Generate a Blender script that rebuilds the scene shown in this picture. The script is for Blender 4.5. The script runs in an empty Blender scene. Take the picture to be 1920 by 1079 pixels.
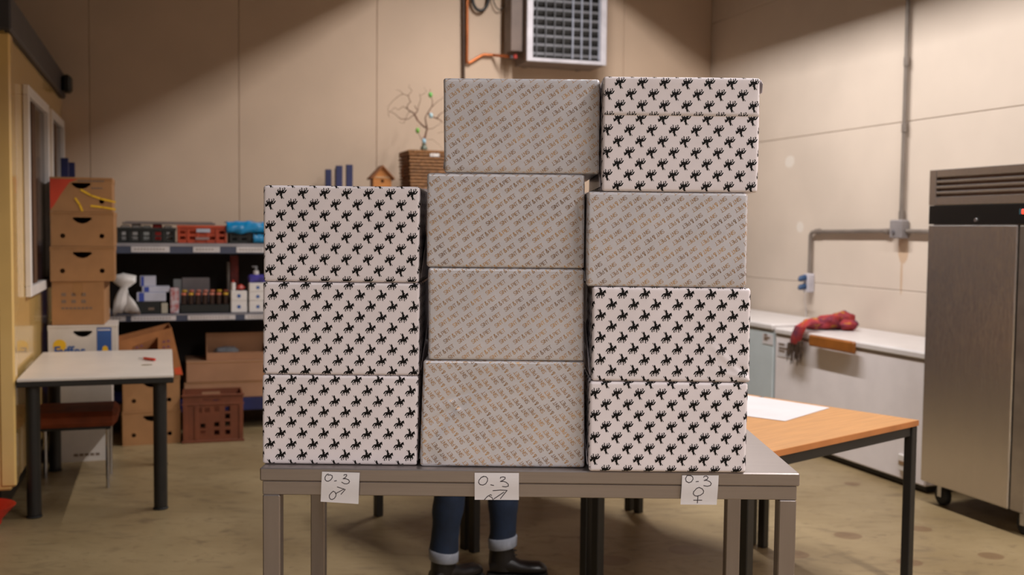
import bpy, bmesh, math, random
from mathutils import Vector, Matrix, noise
from mathutils.geometry import tessellate_polygon
random.seed(7)
sc = bpy.context.scene
COL = sc.collection
# ------------------------------------------------------------------ camera, world, exposure
F = 2000.0
CAM = Vector((0, 0, 1.55))
CM = Matrix.Rotation(math.radians(90 - 3.134), 4, 'X') @ Matrix.Rotation(0.0105, 4, 'Z')
cd = bpy.data.cameras.new('camera'); cam = bpy.data.objects.new('camera', cd); COL.objects.link(cam)
cam.matrix_world = Matrix.Translation(CAM) @ CM
cd.sensor_width = 36; cd.lens = 36 * F / 1920; cd.clip_start = .05; cd.clip_end = 60
cd.dof.use_dof = True; cd.dof.focus_distance = 2.72; cd.dof.aperture_fstop = 3.4
sc.camera = cam
sc.view_settings.view_transform = 'Standard'; sc.view_settings.look = 'None'
sc.view_settings.gamma = 1; sc.view_settings.use_curve_mapping = False
sc.view_settings.exposure = 0.0
wd = bpy.data.worlds.new('world'); sc.world = wd; wd.use_nodes = True
wd.node_tree.nodes['Background'].inputs[0].default_value = (.5, .45, .4, 1)
wd.node_tree.nodes['Background'].inputs[1].default_value = .05
TH = math.radians(18)                       # the hall is turned 18 degrees to the lens
U = Vector((math.cos(TH), math.sin(TH), 0)); V = Vector((-math.sin(TH), math.cos(TH), 0))
W_BACK = 9.149; A_RIGHT = 4.936; A_LEFT = -6.0; W_FRONT = -5.5; Z_CEIL = 5.4
LAMP_COL = (1.0, .955, .93)
ROW_A = 2.92; Z_LAMP = 4.33
def R(a, w, z=0): return U * a + V * w + Vector((0, 0, z))
LAMPS = [(ROW_A, w) for w in (-3.9, -1.6, .3, 2.0, 5.4, 6.95)] + [(-1.6, w) for w in (-4.6, -2.9, -1.2)]
for a, w in LAMPS:
    ld = bpy.data.lights.new('tube_light', 'AREA'); ld.shape = 'RECTANGLE'; ld.size = .045; ld.size_y = 1.45
    ld.energy = 97 if a > 0 else 132; ld.color = LAMP_COL
    if a < 0: ld.spread = math.radians(138)          # added row behind camera for the box fronts; spread narrowed to spare back wall
    lo = bpy.data.objects.new('tube_light', ld); COL.objects.link(lo)
    lo.location = R(a, w, Z_LAMP - .012); lo.rotation_euler = (0, 0, TH)
# ------------------------------------------------------------------ helpers
def ray(px, py): return (CM @ Vector(((px - 960) / F, (539.5 - py) / F, -1, 0))).xyz
def at(px, py, Y): d = ray(px, py); return CAM + d * (Y / d.y)
def onz(px, py, z): d = ray(px, py); return CAM + d * ((z - CAM.z) / d.z)
def hit(px, py, w):                         # where a sight line meets the upright plane at hall depth w -> (a, z)
    d = ray(px, py); p = CAM + d * (w / d.dot(V)); return p.dot(U), p.z
def hita(px, py, a): d = ray(px, py); p = CAM + d * (a / d.dot(U)); return p.dot(V), p.z
def lin(c):
    return tuple((x / 12.92 if x <= .04045 else ((x + .055) / 1.055) ** 2.4) for x in [v / 255 for v in c])
MATS = {}
def mat(name, col, rough=.6, metal=0, var=.08, scale=6, bump=0, bscale=60, emit=0, coat=0, stretch=None, col2=None, alpha=1, trans=0):
    if name in MATS: return MATS[name]
    m = bpy.data.materials.new(name); m.use_nodes = True; nt = m.node_tree; N = nt.nodes; L = nt.links
    b = N['Principled BSDF']; c = lin(col)
    b.inputs['Roughness'].default_value = rough; b.inputs['Metallic'].default_value = metal
    b.inputs['Coat Weight'].default_value = coat
    tc = N.new('ShaderNodeTexCoord'); mp = N.new('ShaderNodeMapping'); L.new(tc.outputs['Object'], mp.inputs[0])
    if stretch: mp.inputs['Scale'].default_value = stretch
    nz = N.new('ShaderNodeTexNoise'); nz.inputs['Scale'].default_value = scale; nz.inputs['Detail'].default_value = 4
    L.new(mp.outputs[0], nz.inputs[0])
    mx = N.new('ShaderNodeMix'); mx.data_type = 'RGBA'
    c2 = lin(col2) if col2 else tuple(x * (1 - 2 * var) for x in c)
    c1 = c if col2 else tuple(min(1, x * (1 + var)) for x in c)
    mx.inputs[6].default_value = (*c1, 1); mx.inputs[7].default_value = (*c2, 1)
    mr = N.new('ShaderNodeMapRange'); mr.inputs[1].default_value = .35; mr.inputs[2].default_value = .65
    L.new(nz.outputs[0], mr.inputs[0]); L.new(mr.outputs[0], mx.inputs[0]); L.new(mx.outputs[2], b.inputs['Base Color'])
    if bump:
        n2 = N.new('ShaderNodeTexNoise'); n2.inputs['Scale'].default_value = bscale; n2.inputs['Detail'].default_value = 3
        L.new(mp.outputs[0], n2.inputs[0])
        bp = N.new('ShaderNodeBump'); bp.inputs['Strength'].default_value = bump; bp.inputs['Distance'].default_value = .002
        L.new(n2.outputs[0], bp.inputs['Height']); L.new(bp.outputs[0], b.inputs['Normal'])
    if emit:
        b.inputs['Emission Color'].default_value = (*c, 1); b.inputs['Emission Strength'].default_value = emit
    if trans: b.inputs['Transmission Weight'].default_value = trans
    MATS[name] = m; return m
def add_spots(m, spots, col, soft=.12, strength=.6, e1=Vector((1, 0, 0)), e2=Vector((0, 1, 0)), wob=.25):
    """worn or patched spots: ellipses (centre point, r1, r2) in the place's own coordinates"""
    nt = m.node_tree; N = nt.nodes; L = nt.links; b = N['Principled BSDF']
    src = b.inputs['Base Color'].links[0].from_socket
    g = N.new('ShaderNodeNewGeometry'); nz = N.new('ShaderNodeTexNoise'); nz.inputs['Scale'].default_value = 9
    L.new(g.outputs['Position'], nz.inputs[0])
    tot = None
    for c, r1, r2 in spots:
        s = N.new('ShaderNodeVectorMath'); s.operation = 'SUBTRACT'; L.new(g.outputs['Position'], s.inputs[0]); s.inputs[1].default_value = c
        ds = []
        for e, r in ((e1, r1), (e2, r2)):
            d = N.new('ShaderNodeVectorMath'); d.operation = 'DOT_PRODUCT'; L.new(s.outputs[0], d.inputs[0]); d.inputs[1].default_value = e / r
            q = N.new('ShaderNodeMath'); q.operation = 'MULTIPLY'; L.new(d.outputs['Value'], q.inputs[0]); L.new(d.outputs['Value'], q.inputs[1]); ds.append(q)
        a = N.new('ShaderNodeMath'); a.operation = 'ADD'; L.new(ds[0].outputs[0], a.inputs[0]); L.new(ds[1].outputs[0], a.inputs[1])
        w = N.new('ShaderNodeMath'); w.operation = 'MULTIPLY_ADD'; L.new(nz.outputs[0], w.inputs[0]); w.inputs[1].default_value = wob * 2; L.new(a.outputs[0], w.inputs[2])
        mr = N.new('ShaderNodeMapRange'); L.new(w.outputs[0], mr.inputs[0])
        mr.inputs[1].default_value = 1 + wob - soft; mr.inputs[2].default_value = 1 + wob + soft; mr.inputs[3].default_value = 1; mr.inputs[4].default_value = 0
        if tot is None: tot = mr
        else:
            x = N.new('ShaderNodeMath'); x.operation = 'MAXIMUM'; L.new(tot.outputs[0], x.inputs[0]); L.new(mr.outputs[0], x.inputs[1]); tot = x
    k = N.new('ShaderNodeMath'); k.operation = 'MULTIPLY'; L.new(tot.outputs[0], k.inputs[0]); k.inputs[1].default_value = strength
    mx = N.new('ShaderNodeMix'); mx.data_type = 'RGBA'; L.new(k.outputs[0], mx.inputs[0]); L.new(src, mx.inputs[6]); mx.inputs[7].default_value = (*lin(col), 1)
    L.new(mx.outputs[2], b.inputs['Base Color'])
class MB:
    """collects shapes and links them as one mesh object"""
    def __init__(s): s.v = []; s.f = []; s.m = []; s.mi = 0
    def add(s, vs, fs):
        o = len(s.v); s.v += [Vector(x) for x in vs]; s.f += [tuple(i + o for i in f) for f in fs]; s.m += [s.mi] * len(fs); return s
    def box(s, x0, x1, y0, y1, z0, z1, c=.002, M=None):
        c = min(c, abs(x1 - x0) * .45, abs(y1 - y0) * .45, abs(z1 - z0) * .45)
        X = ((x0, x0 + c), (x1, x1 - c)); Y = ((y0, y0 + c), (y1, y1 - c)); Z = ((z0, z0 + c), (z1, z1 - c))
        vs = []; ix = {}
        for i in (0, 1):
            for j in (0, 1):
                for k in (0, 1):
                    for t, p in enumerate(((X[i][0], Y[j][1], Z[k][1]), (X[i][1], Y[j][0], Z[k][1]), (X[i][1], Y[j][1], Z[k][0]))):
                        ix[i, j, k, t] = len(vs); vs.append(Vector(p))
        g = lambda *a: ix[a]
        fs = []
        for i in (0, 1): fs.append([g(i, 0, 0, 0), g(i, 0, 1, 0), g(i, 1, 1, 0), g(i, 1, 0, 0)])
        for j in (0, 1): fs.append([g(0, j, 0, 1), g(1, j, 0, 1), g(1, j, 1, 1), g(0, j, 1, 1)])
        for k in (0, 1): fs.append([g(0, 0, k, 2), g(0, 1, k, 2), g(1, 1, k, 2), g(1, 0, k, 2)])
        for i in (0, 1):
            for j in (0, 1): fs.append([g(i, j, 0, 0), g(i, j, 1, 0), g(i, j, 1, 1), g(i, j, 0, 1)])
            for k in (0, 1): fs.append([g(i, 0, k, 0), g(i, 1, k, 0), g(i, 1, k, 2), g(i, 0, k, 2)])
        for j in (0, 1):
            for k in (0, 1): fs.append([g(0, j, k, 1), g(1, j, k, 1), g(1, j, k, 2), g(0, j, k, 2)])
        for i in (0, 1):
            for j in (0, 1):
                for k in (0, 1): fs.append([g(i, j, k, 0), g(i, j, k, 1), g(i, j, k, 2)])
        cen = Vector(((x0 + x1) / 2, (y0 + y1) / 2, (z0 + z1) / 2)); out = []
        for f in fs:
            n = (vs[f[1]] - vs[f[0]]).cross(vs[f[2]] - vs[f[1]]); m_ = sum((vs[q] for q in f), Vector()) / len(f) - cen
            out.append(f if n.dot(m_) >= 0 else f[::-1])
        if M is not None: vs = [M @ v for v in vs]
        return s.add(vs, out)
    def tube(s, pts, r, n=10, cap=True):
        pts = [Vector(p) for p in pts]; rs = r if isinstance(r, (list, tuple)) else [r] * len(pts)
        vs = []; fs = []; up = None
        for i, p in enumerate(pts):
            t = (pts[min(i + 1, len(pts) - 1)] - pts[max(i - 1, 0)]).normalized()
            if up is None: up = Vector((0, 0, 1)) if abs(t.z) < .9 else Vector((1, 0, 0))
            x = t.cross(up)
            if x.length < 1e-4: x = t.orthogonal()
            x.normalize(); y = x.cross(t).normalized(); up = y
            for k in range(n):
                q = 2 * math.pi * k / n; vs.append(p + (x * math.cos(q) + y * math.sin(q)) * rs[i])
        for i in range(len(pts) - 1):
            for k in range(n):
                a = i * n + k; b = i * n + (k + 1) % n; fs.append((a, a + n, b + n, b))
        if cap: fs.append(tuple(range(n))); fs.append(tuple(range((len(pts) - 1) * n, len(pts) * n))[::-1])
        return s.add(vs, fs)
    def cyl(s, x, y, z0, z1, r, n=20, c=.002, r2=None):
        r2 = r if r2 is None else r2
        return s.tube([(x, y, z0), (x, y, z0 + c), (x, y, z1 - c), (x, y, z1)], [max(r - c, .0005), r, r2, max(r2 - c, .0005)], n)
    def ell(s, c, r, n=14, m=9, wob=0, sd=0):
        vs = []; fs = []
        for i in range(m + 1):
            a = math.pi * i / m
            for k in range(n):
                q = 2 * math.pi * k / n; d = Vector((math.sin(a) * math.cos(q), math.sin(a) * math.sin(q), math.cos(a)))
                k_ = 1 + (wob * noise.noise(d * 1.8 + Vector((sd, sd * .7, 1))) if wob else 0)
                vs.append(Vector((c[0] + d.x * r[0] * k_, c[1] + d.y * r[1] * k_, c[2] + d.z * r[2] * k_)))
        for i in range(m):
            for k in range(n): fs.append((i * n + k, (i + 1) * n + k, (i + 1) * n + (k + 1) % n, i * n + (k + 1) % n))
        return s.add(vs, fs)
    def prism(s, poly, d0, d1, axis='y', holes=()):
        """outline in (x,z) pushed from y=d0 to d1, with holes cut through"""
        loops = [list(poly)] + [list(h) for h in holes]
        P = lambda q, d: Vector((q[0], d, q[1])) if axis == 'y' else (Vector((q[0], q[1], d)) if axis == 'z' else Vector((d, q[0], q[1])))
        flat = [q for l in loops for q in l]; n = len(flat)
        tr = tessellate_polygon([[Vector((q[0], q[1], 0)) for q in l] for l in loops])
        vs = [P(q, d0) for q in flat] + [P(q, d1) for q in flat]; fs = []
        for t in tr: fs.append(tuple(t)); fs.append(tuple(i + n for i in t[::-1]))
        o = 0
        for l in loops:
            for i in range(len(l)):
                a = o + i; b = o + (i + 1) % len(l); fs.append((a, b, b + n, a + n))
            o += len(l)
        return s.add(vs, fs)
    def loft(s, rings, n=20, caps=True):
        """rings: (centre, x-radius vec, y-radius vec)"""
        vs = []; fs = []
        for c, a, b in rings:
            for k in range(n):
                q = 2 * math.pi * k / n; vs.append(Vector(c) + Vector(a) * math.cos(q) + Vector(b) * math.sin(q))
        for i in range(len(rings) - 1):
            for k in range(n): fs.append((i * n + k, i * n + (k + 1) % n, (i + 1) * n + (k + 1) % n, (i + 1) * n + k))
        if caps: fs.append(tuple(range(n))[::-1]); fs.append(tuple(range((len(rings) - 1) * n, len(rings) * n)))
        return s.add(vs, fs)
    def strokes(s, lines, P, wd):
        """flat pen strokes; P maps a 2-D drawing point to a 3-D point on the sheet"""
        for l in lines:
            l = [Vector(q) for q in l]
            for i in range(len(l) - 1):
                d = (l[i + 1] - l[i]); 
                if d.length < 1e-9: continue
                d.normalize(); nn = Vector((-d.y, d.x)) * wd / 2; e = d * wd * .35
                s.add([P(l[i] - e + nn), P(l[i] - e - nn), P(l[i + 1] + e - nn), P(l[i + 1] + e + nn)], [(0, 1, 2, 3)])
        return s
    def build(s, name, m, parent=None, smooth=False, fix=True):
        me = bpy.data.meshes.new(name); me.from_pydata(s.v, [], s.f)
        ms = m if isinstance(m, (list, tuple)) else [m]
        for q in ms: me.materials.append(q)
        if len(ms) > 1: me.polygons.foreach_set('material_index', s.m)
        if fix:
            bm = bmesh.new(); bm.from_mesh(me); bmesh.ops.recalc_face_normals(bm, faces=bm.faces); bm.to_mesh(me); bm.free()
        if smooth: me.shade_smooth(); me.set_sharp_from_angle(angle=math.radians(smooth if smooth > 1 else 35))
        me.update()
        o = bpy.data.objects.new(name, me); COL.objects.link(o)
        if parent: o.parent = parent
        return o
def tag(o, label=None, cat=None, group=None, kind=None):
    if label: o['label'] = label
    if cat: o['category'] = cat
    if group: o['group'] = group
    if kind: o['kind'] = kind
    return o
def thing(name, label, cat, loc=(0, 0, 0), rz=0, group=None):
    o = bpy.data.objects.new(name, None); COL.objects.link(o); o.empty_display_size = .1
    o.location = loc; o.rotation_euler = (0, 0, rz); return tag(o, label, cat, group)
def rthing(name, label, cat, a, w, z=0, dr=0, group=None): return thing(name, label, cat, R(a, w, z), TH + math.radians(dr), group)
def text_mesh(body, size, bold=0):
    c = bpy.data.curves.new('lettering', 'FONT'); c.body = body; c.size = size; c.resolution_u = 3; c.offset = bold
    o = bpy.data.objects.new('lettering', c); COL.objects.link(o)
    dg = bpy.context.evaluated_depsgraph_get(); me = bpy.data.meshes.new_from_object(o.evaluated_get(dg))
    vs = [v.co.copy() for v in me.vertices]; fs = [tuple(p.vertices) for p in me.polygons]
    bpy.data.objects.remove(o); bpy.data.curves.remove(c); bpy.data.meshes.remove(me); return vs, fs
# ------------------------------------------------------------------ materials
m_wall = mat('painted wall panel', (206, 181, 157), .62, var=.03, scale=1.5, bump=.12, bscale=120)
m_wallr = mat('painted wall panel right', (218, 203, 188), .6, var=.03, scale=1.3, bump=.12, bscale=120)
m_ceil = mat('ceiling board', (52, 46, 42), .9, var=.05)
m_far = mat('brown grey far wall', (92, 80, 70), .8, var=.03)
m_joint = mat('panel joint', (186, 164, 140), .8)
m_steel = mat('brushed stainless', (208, 202, 198), .19, .94, var=.01, scale=3, bump=.5, bscale=24, stretch=(1, 14, .3))
m_steel_h = mat('brushed stainless table', (156, 147, 144), .42, .9, var=.02, scale=5, bump=.04, bscale=60, stretch=(1, 30, 30))
m_dark = mat('black powder coat', (30, 28, 26), .45, var=.1)
m_black = mat('black plastic', (22, 21, 20), .4, var=.1)
m_blue = mat('blue rack steel', (34, 38, 84), .45, var=.1)
m_shelf = mat('grey shelf steel', (120, 116, 120), .5, .2, var=.06)
m_bluegrey = mat('blue grey shelf edge', (66, 72, 92), .5, var=.06)
m_card = mat('brown cardboard', (160, 116, 74), .85, var=.07, scale=5, bump=.1, bscale=30)
m_card2 = mat('pale brown cardboard', (168, 124, 92), .85, var=.06, scale=4)
m_card3 = mat('orange printed cardboard', (164, 106, 60), .8, var=.1, scale=7)
m_white = mat('white plastic', (222, 216, 212), .4, var=.03)
m_wcard = mat('white cardboard', (206, 198, 190), .7, var=.04)
m_ink = mat('black ink', (10, 7, 7), .6, var=.02); m_ink.node_tree.nodes['Principled BSDF'].inputs['Specular IOR Level'].default_value = .2
m_pen = mat('pen ink', (42, 34, 42), .6, var=.02)
m_paper = mat('white gift paper', (218, 209, 213), .42, var=.02, scale=8, bump=.15, bscale=22, coat=.15)
m_silver = mat('silver grey gift paper', (198, 195, 200), .38, .25, var=.03, scale=9, bump=.2, bscale=18, coat=.15)
m_foil = mat('bronze foil print', (216, 166, 98), .34, .5, var=.0, scale=16, col2=(136, 102, 66))
m_note = mat('note paper', (206, 201, 203), .7, var=.02)
m_yellow = mat('yellow container paint', (228, 190, 118), .22, var=.04, scale=2, coat=.6)
m_copper = mat('copper pipe', (190, 110, 62), .35, .7)
m_red = mat('red plastic', (188, 52, 36), .45)
m_chrome = mat('chrome', (190, 190, 195), .18, 1)
m_rubber = mat('rubber', (26, 25, 25), .7)
# floor: beige resin with scuffs
m_floor = mat('beige resin floor', (150, 131, 98), .38, var=.10, scale=1.1, bump=.1, bscale=8, col2=(124, 105, 74))
def scuffs(m):
    nt = m.node_tree; N = nt.nodes; L = nt.links; b = N['Principled BSDF']; src = b.inputs['Base Color'].links[0].from_socket
    g = N.new('ShaderNodeNewGeometry'); mp = N.new('ShaderNodeMapping'); mp.inputs['Scale'].default_value = (1.2, 2.4, 1); mp.inputs['Rotation'].default_value = (0, 0, .5)
    L.new(g.outputs['Position'], mp.inputs[0])
    n = N.new('ShaderNodeTexNoise'); n.inputs['Scale'].default_value = 2.6; n.inputs['Detail'].default_value = 7; n.inputs['Distortion'].default_value = 2.2; L.new(mp.outputs[0], n.inputs[0])
    r = N.new('ShaderNodeMapRange'); r.inputs[1].default_value = .56; r.inputs[2].default_value = .72; r.inputs[4].default_value = .55; L.new(n.outputs[0], r.inputs[0])
    x = N.new('ShaderNodeMix'); x.data_type = 'RGBA'; L.new(r.outputs[0], x.inputs[0]); L.new(src, x.inputs[6]); x.inputs[7].default_value = (*lin((92, 76, 56)), 1)
    n3 = N.new('ShaderNodeTexNoise'); n3.inputs['Scale'].default_value = 11; n3.inputs['Detail'].default_value = 6; n3.inputs['Distortion'].default_value = 1.5; L.new(mp.outputs[0], n3.inputs[0])
    r3 = N.new('ShaderNodeMapRange'); r3.inputs[1].default_value = .60; r3.inputs[2].default_value = .70; r3.inputs[4].default_value = .5; L.new(n3.outputs[0], r3.inputs[0])
    x3 = N.new('ShaderNodeMix'); x3.data_type = 'RGBA'; L.new(r3.outputs[0], x3.inputs[0]); L.new(x.outputs[2], x3.inputs[6]); x3.inputs[7].default_value = (*lin((84, 66, 46)), 1)
    L.new(x3.outputs[2], b.inputs['Base Color'])
    r2 = N.new('ShaderNodeMapRange'); r2.inputs[3].default_value = .28; r2.inputs[4].default_value = .55; L.new(n.outputs[0], r2.inputs[0]); L.new(r2.outputs[0], b.inputs['Roughness'])
scuffs(m_floor)
sp = [(onz(x, y, 0), r, r * .95) for x, y, r in ((1285, 1032, .085), (1150, 1052, .08), (1590, 1005, .07), (1705, 1055, .06), (1858, 1043, .06), (1725, 992, .06), (1490, 1040, .07), (1100, 1010, .05), (1598, 908, .05))]
add_spots(m_floor, sp, (96, 66, 42), strength=.6, wob=.12)
# wall filler patches and the brown stain under the junction box
def onright(px, py): d = ray(px, py); p = CAM + d * (A_RIGHT / d.dot(U)); return p
add_spots(m_wallr, [(onright(1481, 303), .07, .05), (onright(1500, 426), .05, .045)], (232, 224, 214), strength=.8, e1=V, e2=Vector((0, 0, 1)), wob=.5)
add_spots(m_wallr, [(onright(1694, 468), .055, .10), (onright(1690, 520), .012, .12)], (186, 140, 84), strength=.5, e1=V, e2=Vector((0, 0, 1)), wob=.4)
# ------------------------------------------------------------------ the hall
def P4(mb, a0, a1, w0, w1, z0, z1, c=.0): 
    M = Matrix.Rotation(TH, 4, 'Z'); return mb.box(a0, a1, w0, w1, z0, z1, c or .0001, M)
tag(P4(MB(), A_LEFT - .2, A_RIGHT + .2, W_FRONT - .2, W_BACK + .2, -.2, 0).build('floor', m_floor), kind='structure')
tag(P4(MB(), A_LEFT - .2, A_RIGHT + .2, W_FRONT - .2, W_BACK + .2, Z_CEIL, Z_CEIL + .2).build('ceiling', m_ceil), kind='structure')
wb = tag(P4(MB(), A_LEFT, A_RIGHT, W_BACK + .02, W_BACK + .2, 0, Z_CEIL).build('wall_back', m_joint), 'beige panelled back wall of the hall', kind='structure')
a = -.567 - 1.15 * 4
while a < A_RIGHT - .02:
    a1 = min(a + 1.15, A_RIGHT - .001); P4(MB(), a + .0015, a1 - .0015, W_BACK, W_BACK + .04, .002, Z_CEIL - .002, .003).build('panel', m_wall, wb); a = a1 if a1 > a + .5 else a1 + 1
wr = tag(P4(MB(), A_RIGHT + .02, A_RIGHT + .2, W_FRONT, W_BACK + .2, 0, Z_CEIL).build('wall_right', m_joint), 'cream wall with filler patches behind the freezers', kind='structure')
z = -.04
while z < Z_CEIL - .01:
    P4(MB(), A_RIGHT, A_RIGHT + .04, W_FRONT, W_BACK + .04, max(z + .0015, .002), min(z + 1.185 - .0015, Z_CEIL - .002), .004).build('panel', m_wallr, wr); z += 1.185
tag(P4(MB(), A_LEFT - .2, A_LEFT, W_FRONT, W_BACK, 0, Z_CEIL).build('wall_left', m_far), kind='structure')
tag(P4(MB(), A_LEFT, A_RIGHT, W_FRONT - .2, W_FRONT, 0, Z_CEIL).build('wall_front', m_far), kind='structure')
# ceiling fixtures: troughs on rods, darkened to stop light spilling above the skirts
def fixture(a, w, first):
    o = rthing('ceiling_lamp', 'long dark trough lamp hung from the ceiling', 'lamp', a, w, Z_LAMP, group='trough lamps under the ceiling')
    if first: return [o, *first_parts(o)]
    return o
def first_parts(o):
    L_ = .76; h = MB()
    for s in (-1, 1):
        p0 = (s * .07, .03); p1 = (s * .165, -.119); t = s * .004
        h.prism([p0, p1, (p1[0] + t, p1[1]), (p0[0] + t, p0[1] + .004)], -L_, L_)
    h.box(-.072, .072, -L_, L_, .03, .036, .001)
    hs = h.build('trough_skirt', m_dark, o)
    e = [MB().prism([(-.165, -.119), (.165, -.119), (.072, .034), (-.072, .034)], y, y + .004).build('end_plate', m_dark, o) for y in (-L_ - .004, L_)]
    rr = [MB().tube([(0, y, .03), (0, y, Z_CEIL - Z_LAMP)], .004, 8).build('hanging_rod', m_shelf, o) for y in (-.5, .5)]
    return [hs, *e, *rr]
parts = None
for i, (a, w) in enumerate(LAMPS):
    if i == 0: parts = fixture(a, w, True)[1:]
    else:
        o = fixture(a, w, False)
        for p in parts:
            q = p.copy(); COL.objects.link(q); q.parent = o
# ------------------------------------------------------------------ wrapped boxes
def clip(poly, ax, val, keep):
    out = []
    for i in range(len(poly)):
        p, q = poly[i], poly[(i + 1) % len(poly)]; dp = (p[ax] - val) * keep; dq = (q[ax] - val) * keep
        if dp >= 0: out.append(p)
        if (dp > 0 > dq) or (dp < 0 < dq):
            t = dp / (dp - dq); out.append((p[0] + (q[0] - p[0]) * t, p[1] + (q[1] - p[1]) * t))
    return out
RIDER = [
    [(0, 258), (30, 200), (60, 168), (98, 158), (104, 186), (70, 206), (50, 245), (18, 266)],
    [(85, 165), (120, 156), (150, 168), (190, 163), (215, 138), (240, 110), (262, 95), (284, 88), (292, 72), (298, 95), (306, 130), (314, 175), (300, 186), (285, 160), (268, 160), (262, 185), (255, 215), (225, 235), (200, 242), (150, 232), (120, 237), (95, 227), (80, 200)],
    [(128, 8), (148, -2), (165, 20), (177, 60), (187, 90), (218, 108), (206, 122), (190, 124), (206, 150), (198, 178), (148, 182), (128, 150), (135, 110), (130, 70), (122, 40)],
    [(80, 12), (94, 0), (108, 10), (104, 26), (90, 30)], [(94, 26), (104, 22), (120, 48), (138, 62), (132, 78), (112, 58)],
    [(95, 212), (128, 230), (86, 264), (68, 288), (78, 310), (86, 325), (50, 323), (44, 290), (58, 260)],
    [(118, 224), (142, 242), (128, 280), (134, 308), (100, 306), (110, 290), (112, 260), (102, 240)],
    [(178, 228), (208, 232), (206, 270), (204, 300), (218, 326), (184, 323), (182, 290)],
    [(222, 226), (258, 205), (278, 225), (270, 256), (240, 284), (220, 276), (246, 252), (250, 234), (235, 242)]]
K = 9.0e-5
RID = []
for pl in RIDER:
    pl = [((x - 155) * K, (162 - y) * K) for x, y in pl]
    for t in tessellate_polygon([[Vector((*q, 0)) for q in pl]]): RID.append([pl[i] for i in t])
def glyphs():
    """the slanted lettering as pen strokes, one line long"""
    G = {'S': [[(.95, .82), (.75, 1), (.25, 1), (.05, .8), (.2, .58), (.8, .42), (.95, .2), (.75, 0), (.25, 0), (.02, .18)]],
         'i': [[(.1, 0), (.1, .66)], [(.1, .88), (.1, 1.0)]], 'N': [[(0, 0), (0, 1), (.85, 0), (.85, 1)]], 'T': [[(0, 1), (.95, 1)], [(.48, 0), (.48, 1)]],
         '&': [[(1.05, .05), (.3, .75), (.3, 1.05), (.55, 1.12), (.7, .95), (.1, .3), (.25, -.02), (.6, -.02), (1.0, .45)]],
         'P': [[(.05, 0), (.05, .95)], [(0, 1), (.75, 1), (.95, .75), (.75, .5), (.05, .48)]], 'I': [[(.1, 0), (.1, 1)]], 'E': [[(.8, 1), (.05, 1), (.05, 0), (.8, 0)], [(.05, .5), (.75, .5)]]}
    adv = {'S': 1.12, 'i': .38, 'N': 1.08, 'T': 1.15, '&': 1.3, 'P': 1.12, 'I': .35, 'E': 1.0, ' ': .42}
    x = 0; out = []; ch = .0092; hs_ = .69
    for c in 'SiNT & PIET':
        if c != ' ':
            for l in G[c]:
                w_ = .0013 if c == '&' else .0011
                for i in range(len(l) - 1):
                    p = Vector(((x + l[i][0]) * ch * hs_, l[i][1] * ch)); q = Vector(((x + l[i + 1][0]) * ch * hs_, l[i + 1][1] * ch))
                    d = (q - p).normalized(); n = Vector((-d.y, d.x)) * w_ / 2; e = d * w_ * .3
                    out.append([tuple(p - e + n), tuple(p - e - n), tuple(q + e - n), tuple(q + e + n)])
        x += adv[c]
    W_ = x * ch * hs_
    return [[(px - W_ / 2, py - ch / 2) for px, py in pl] for pl in out]
GLY = glyphs()
def rot2(p, a): c, s = math.cos(a), math.sin(a); return (p[0] * c - p[1] * s, p[0] * s + p[1] * c)
def pattern(kind, x0, x1, y0, y1, ph=(0, 0)):
    """placed motif polygons clipped to a rectangle of the unrolled sheet"""
    out = []
    if kind in ('rider', 'rider_down'):
        dx, dy = .0561, .0283
        cells = []
        for j in range(int((y0 - ph[1]) / dy) - 2, int((y1 - ph[1]) / dy) + 3):
            for i in range(int((x0 - ph[0]) / dx) - 2, int((x1 - ph[0]) / dx) + 3):
                cells.append((i * dx + (j % 2) * dx / 2 + ph[0], j * dy + ph[1]))
        polys = RID if kind == 'rider' else [[(-x, -y) for x, y in p] for p in RID]; rad = .022
    else:
        ang = {'text': 0, 'text_down': math.pi, 'text_side': math.radians(93)}[kind]
        a_ = rot2((.0360, 0), ang); b_ = rot2((-.0242, -.0421), ang); cells = []
        if kind == 'text_side': a_ = (.0009, .0344); b_ = (.0412, .0098)
        for j in range(-22, 23):
            for i in range(-30, 31):
                x = i * a_[0] + j * b_[0] + ph[0] + (x0 + x1) / 2; y = i * a_[1] + j * b_[1] + ph[1] + (y0 + y1) / 2
                if x0 - .04 < x < x1 + .04 and y0 - .04 < y < y1 + .04: cells.append((x, y))
        polys = [[rot2(q, ang + math.radians(34.5)) for q in p] for p in GLY]; rad = .04
    for cx, cy in cells:
        if cx < x0 - rad or cx > x1 + rad or cy < y0 - rad or cy > y1 + rad: continue
        inside = x0 + rad < cx < x1 - rad and y0 + rad < cy < y1 - rad
        for p in polys:
            q = [(x + cx, y + cy) for x, y in p]
            if not inside:
                for ax, v, k in ((0, x0, 1), (0, x1, -1), (1, y0, 1), (1, y1, -1)):
                    q = clip(q, ax, v, k)
                    if len(q) < 3: break
            if len(q) >= 3: out.append(q)
    return out
def split(poly, mx):
    """break a polygon into triangles no longer than mx"""
    tr = [[poly[0], poly[i], poly[i + 1]] for i in range(1, len(poly) - 1)]; out = []
    while tr:
        t = tr.pop(); L = [(t[(i + 1) % 3][0] - t[i][0]) ** 2 + (t[(i + 1) % 3][1] - t[i][1]) ** 2 for i in range(3)]
        k = L.index(max(L))
        if L[k] > mx * mx:
            a, b, c = t[k], t[(k + 1) % 3], t[(k + 2) % 3]; m = ((a[0] + b[0]) / 2, (a[1] + b[1]) / 2); tr += [[a, m, c], [m, b, c]]
        else: out.append(t)
    return out
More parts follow.
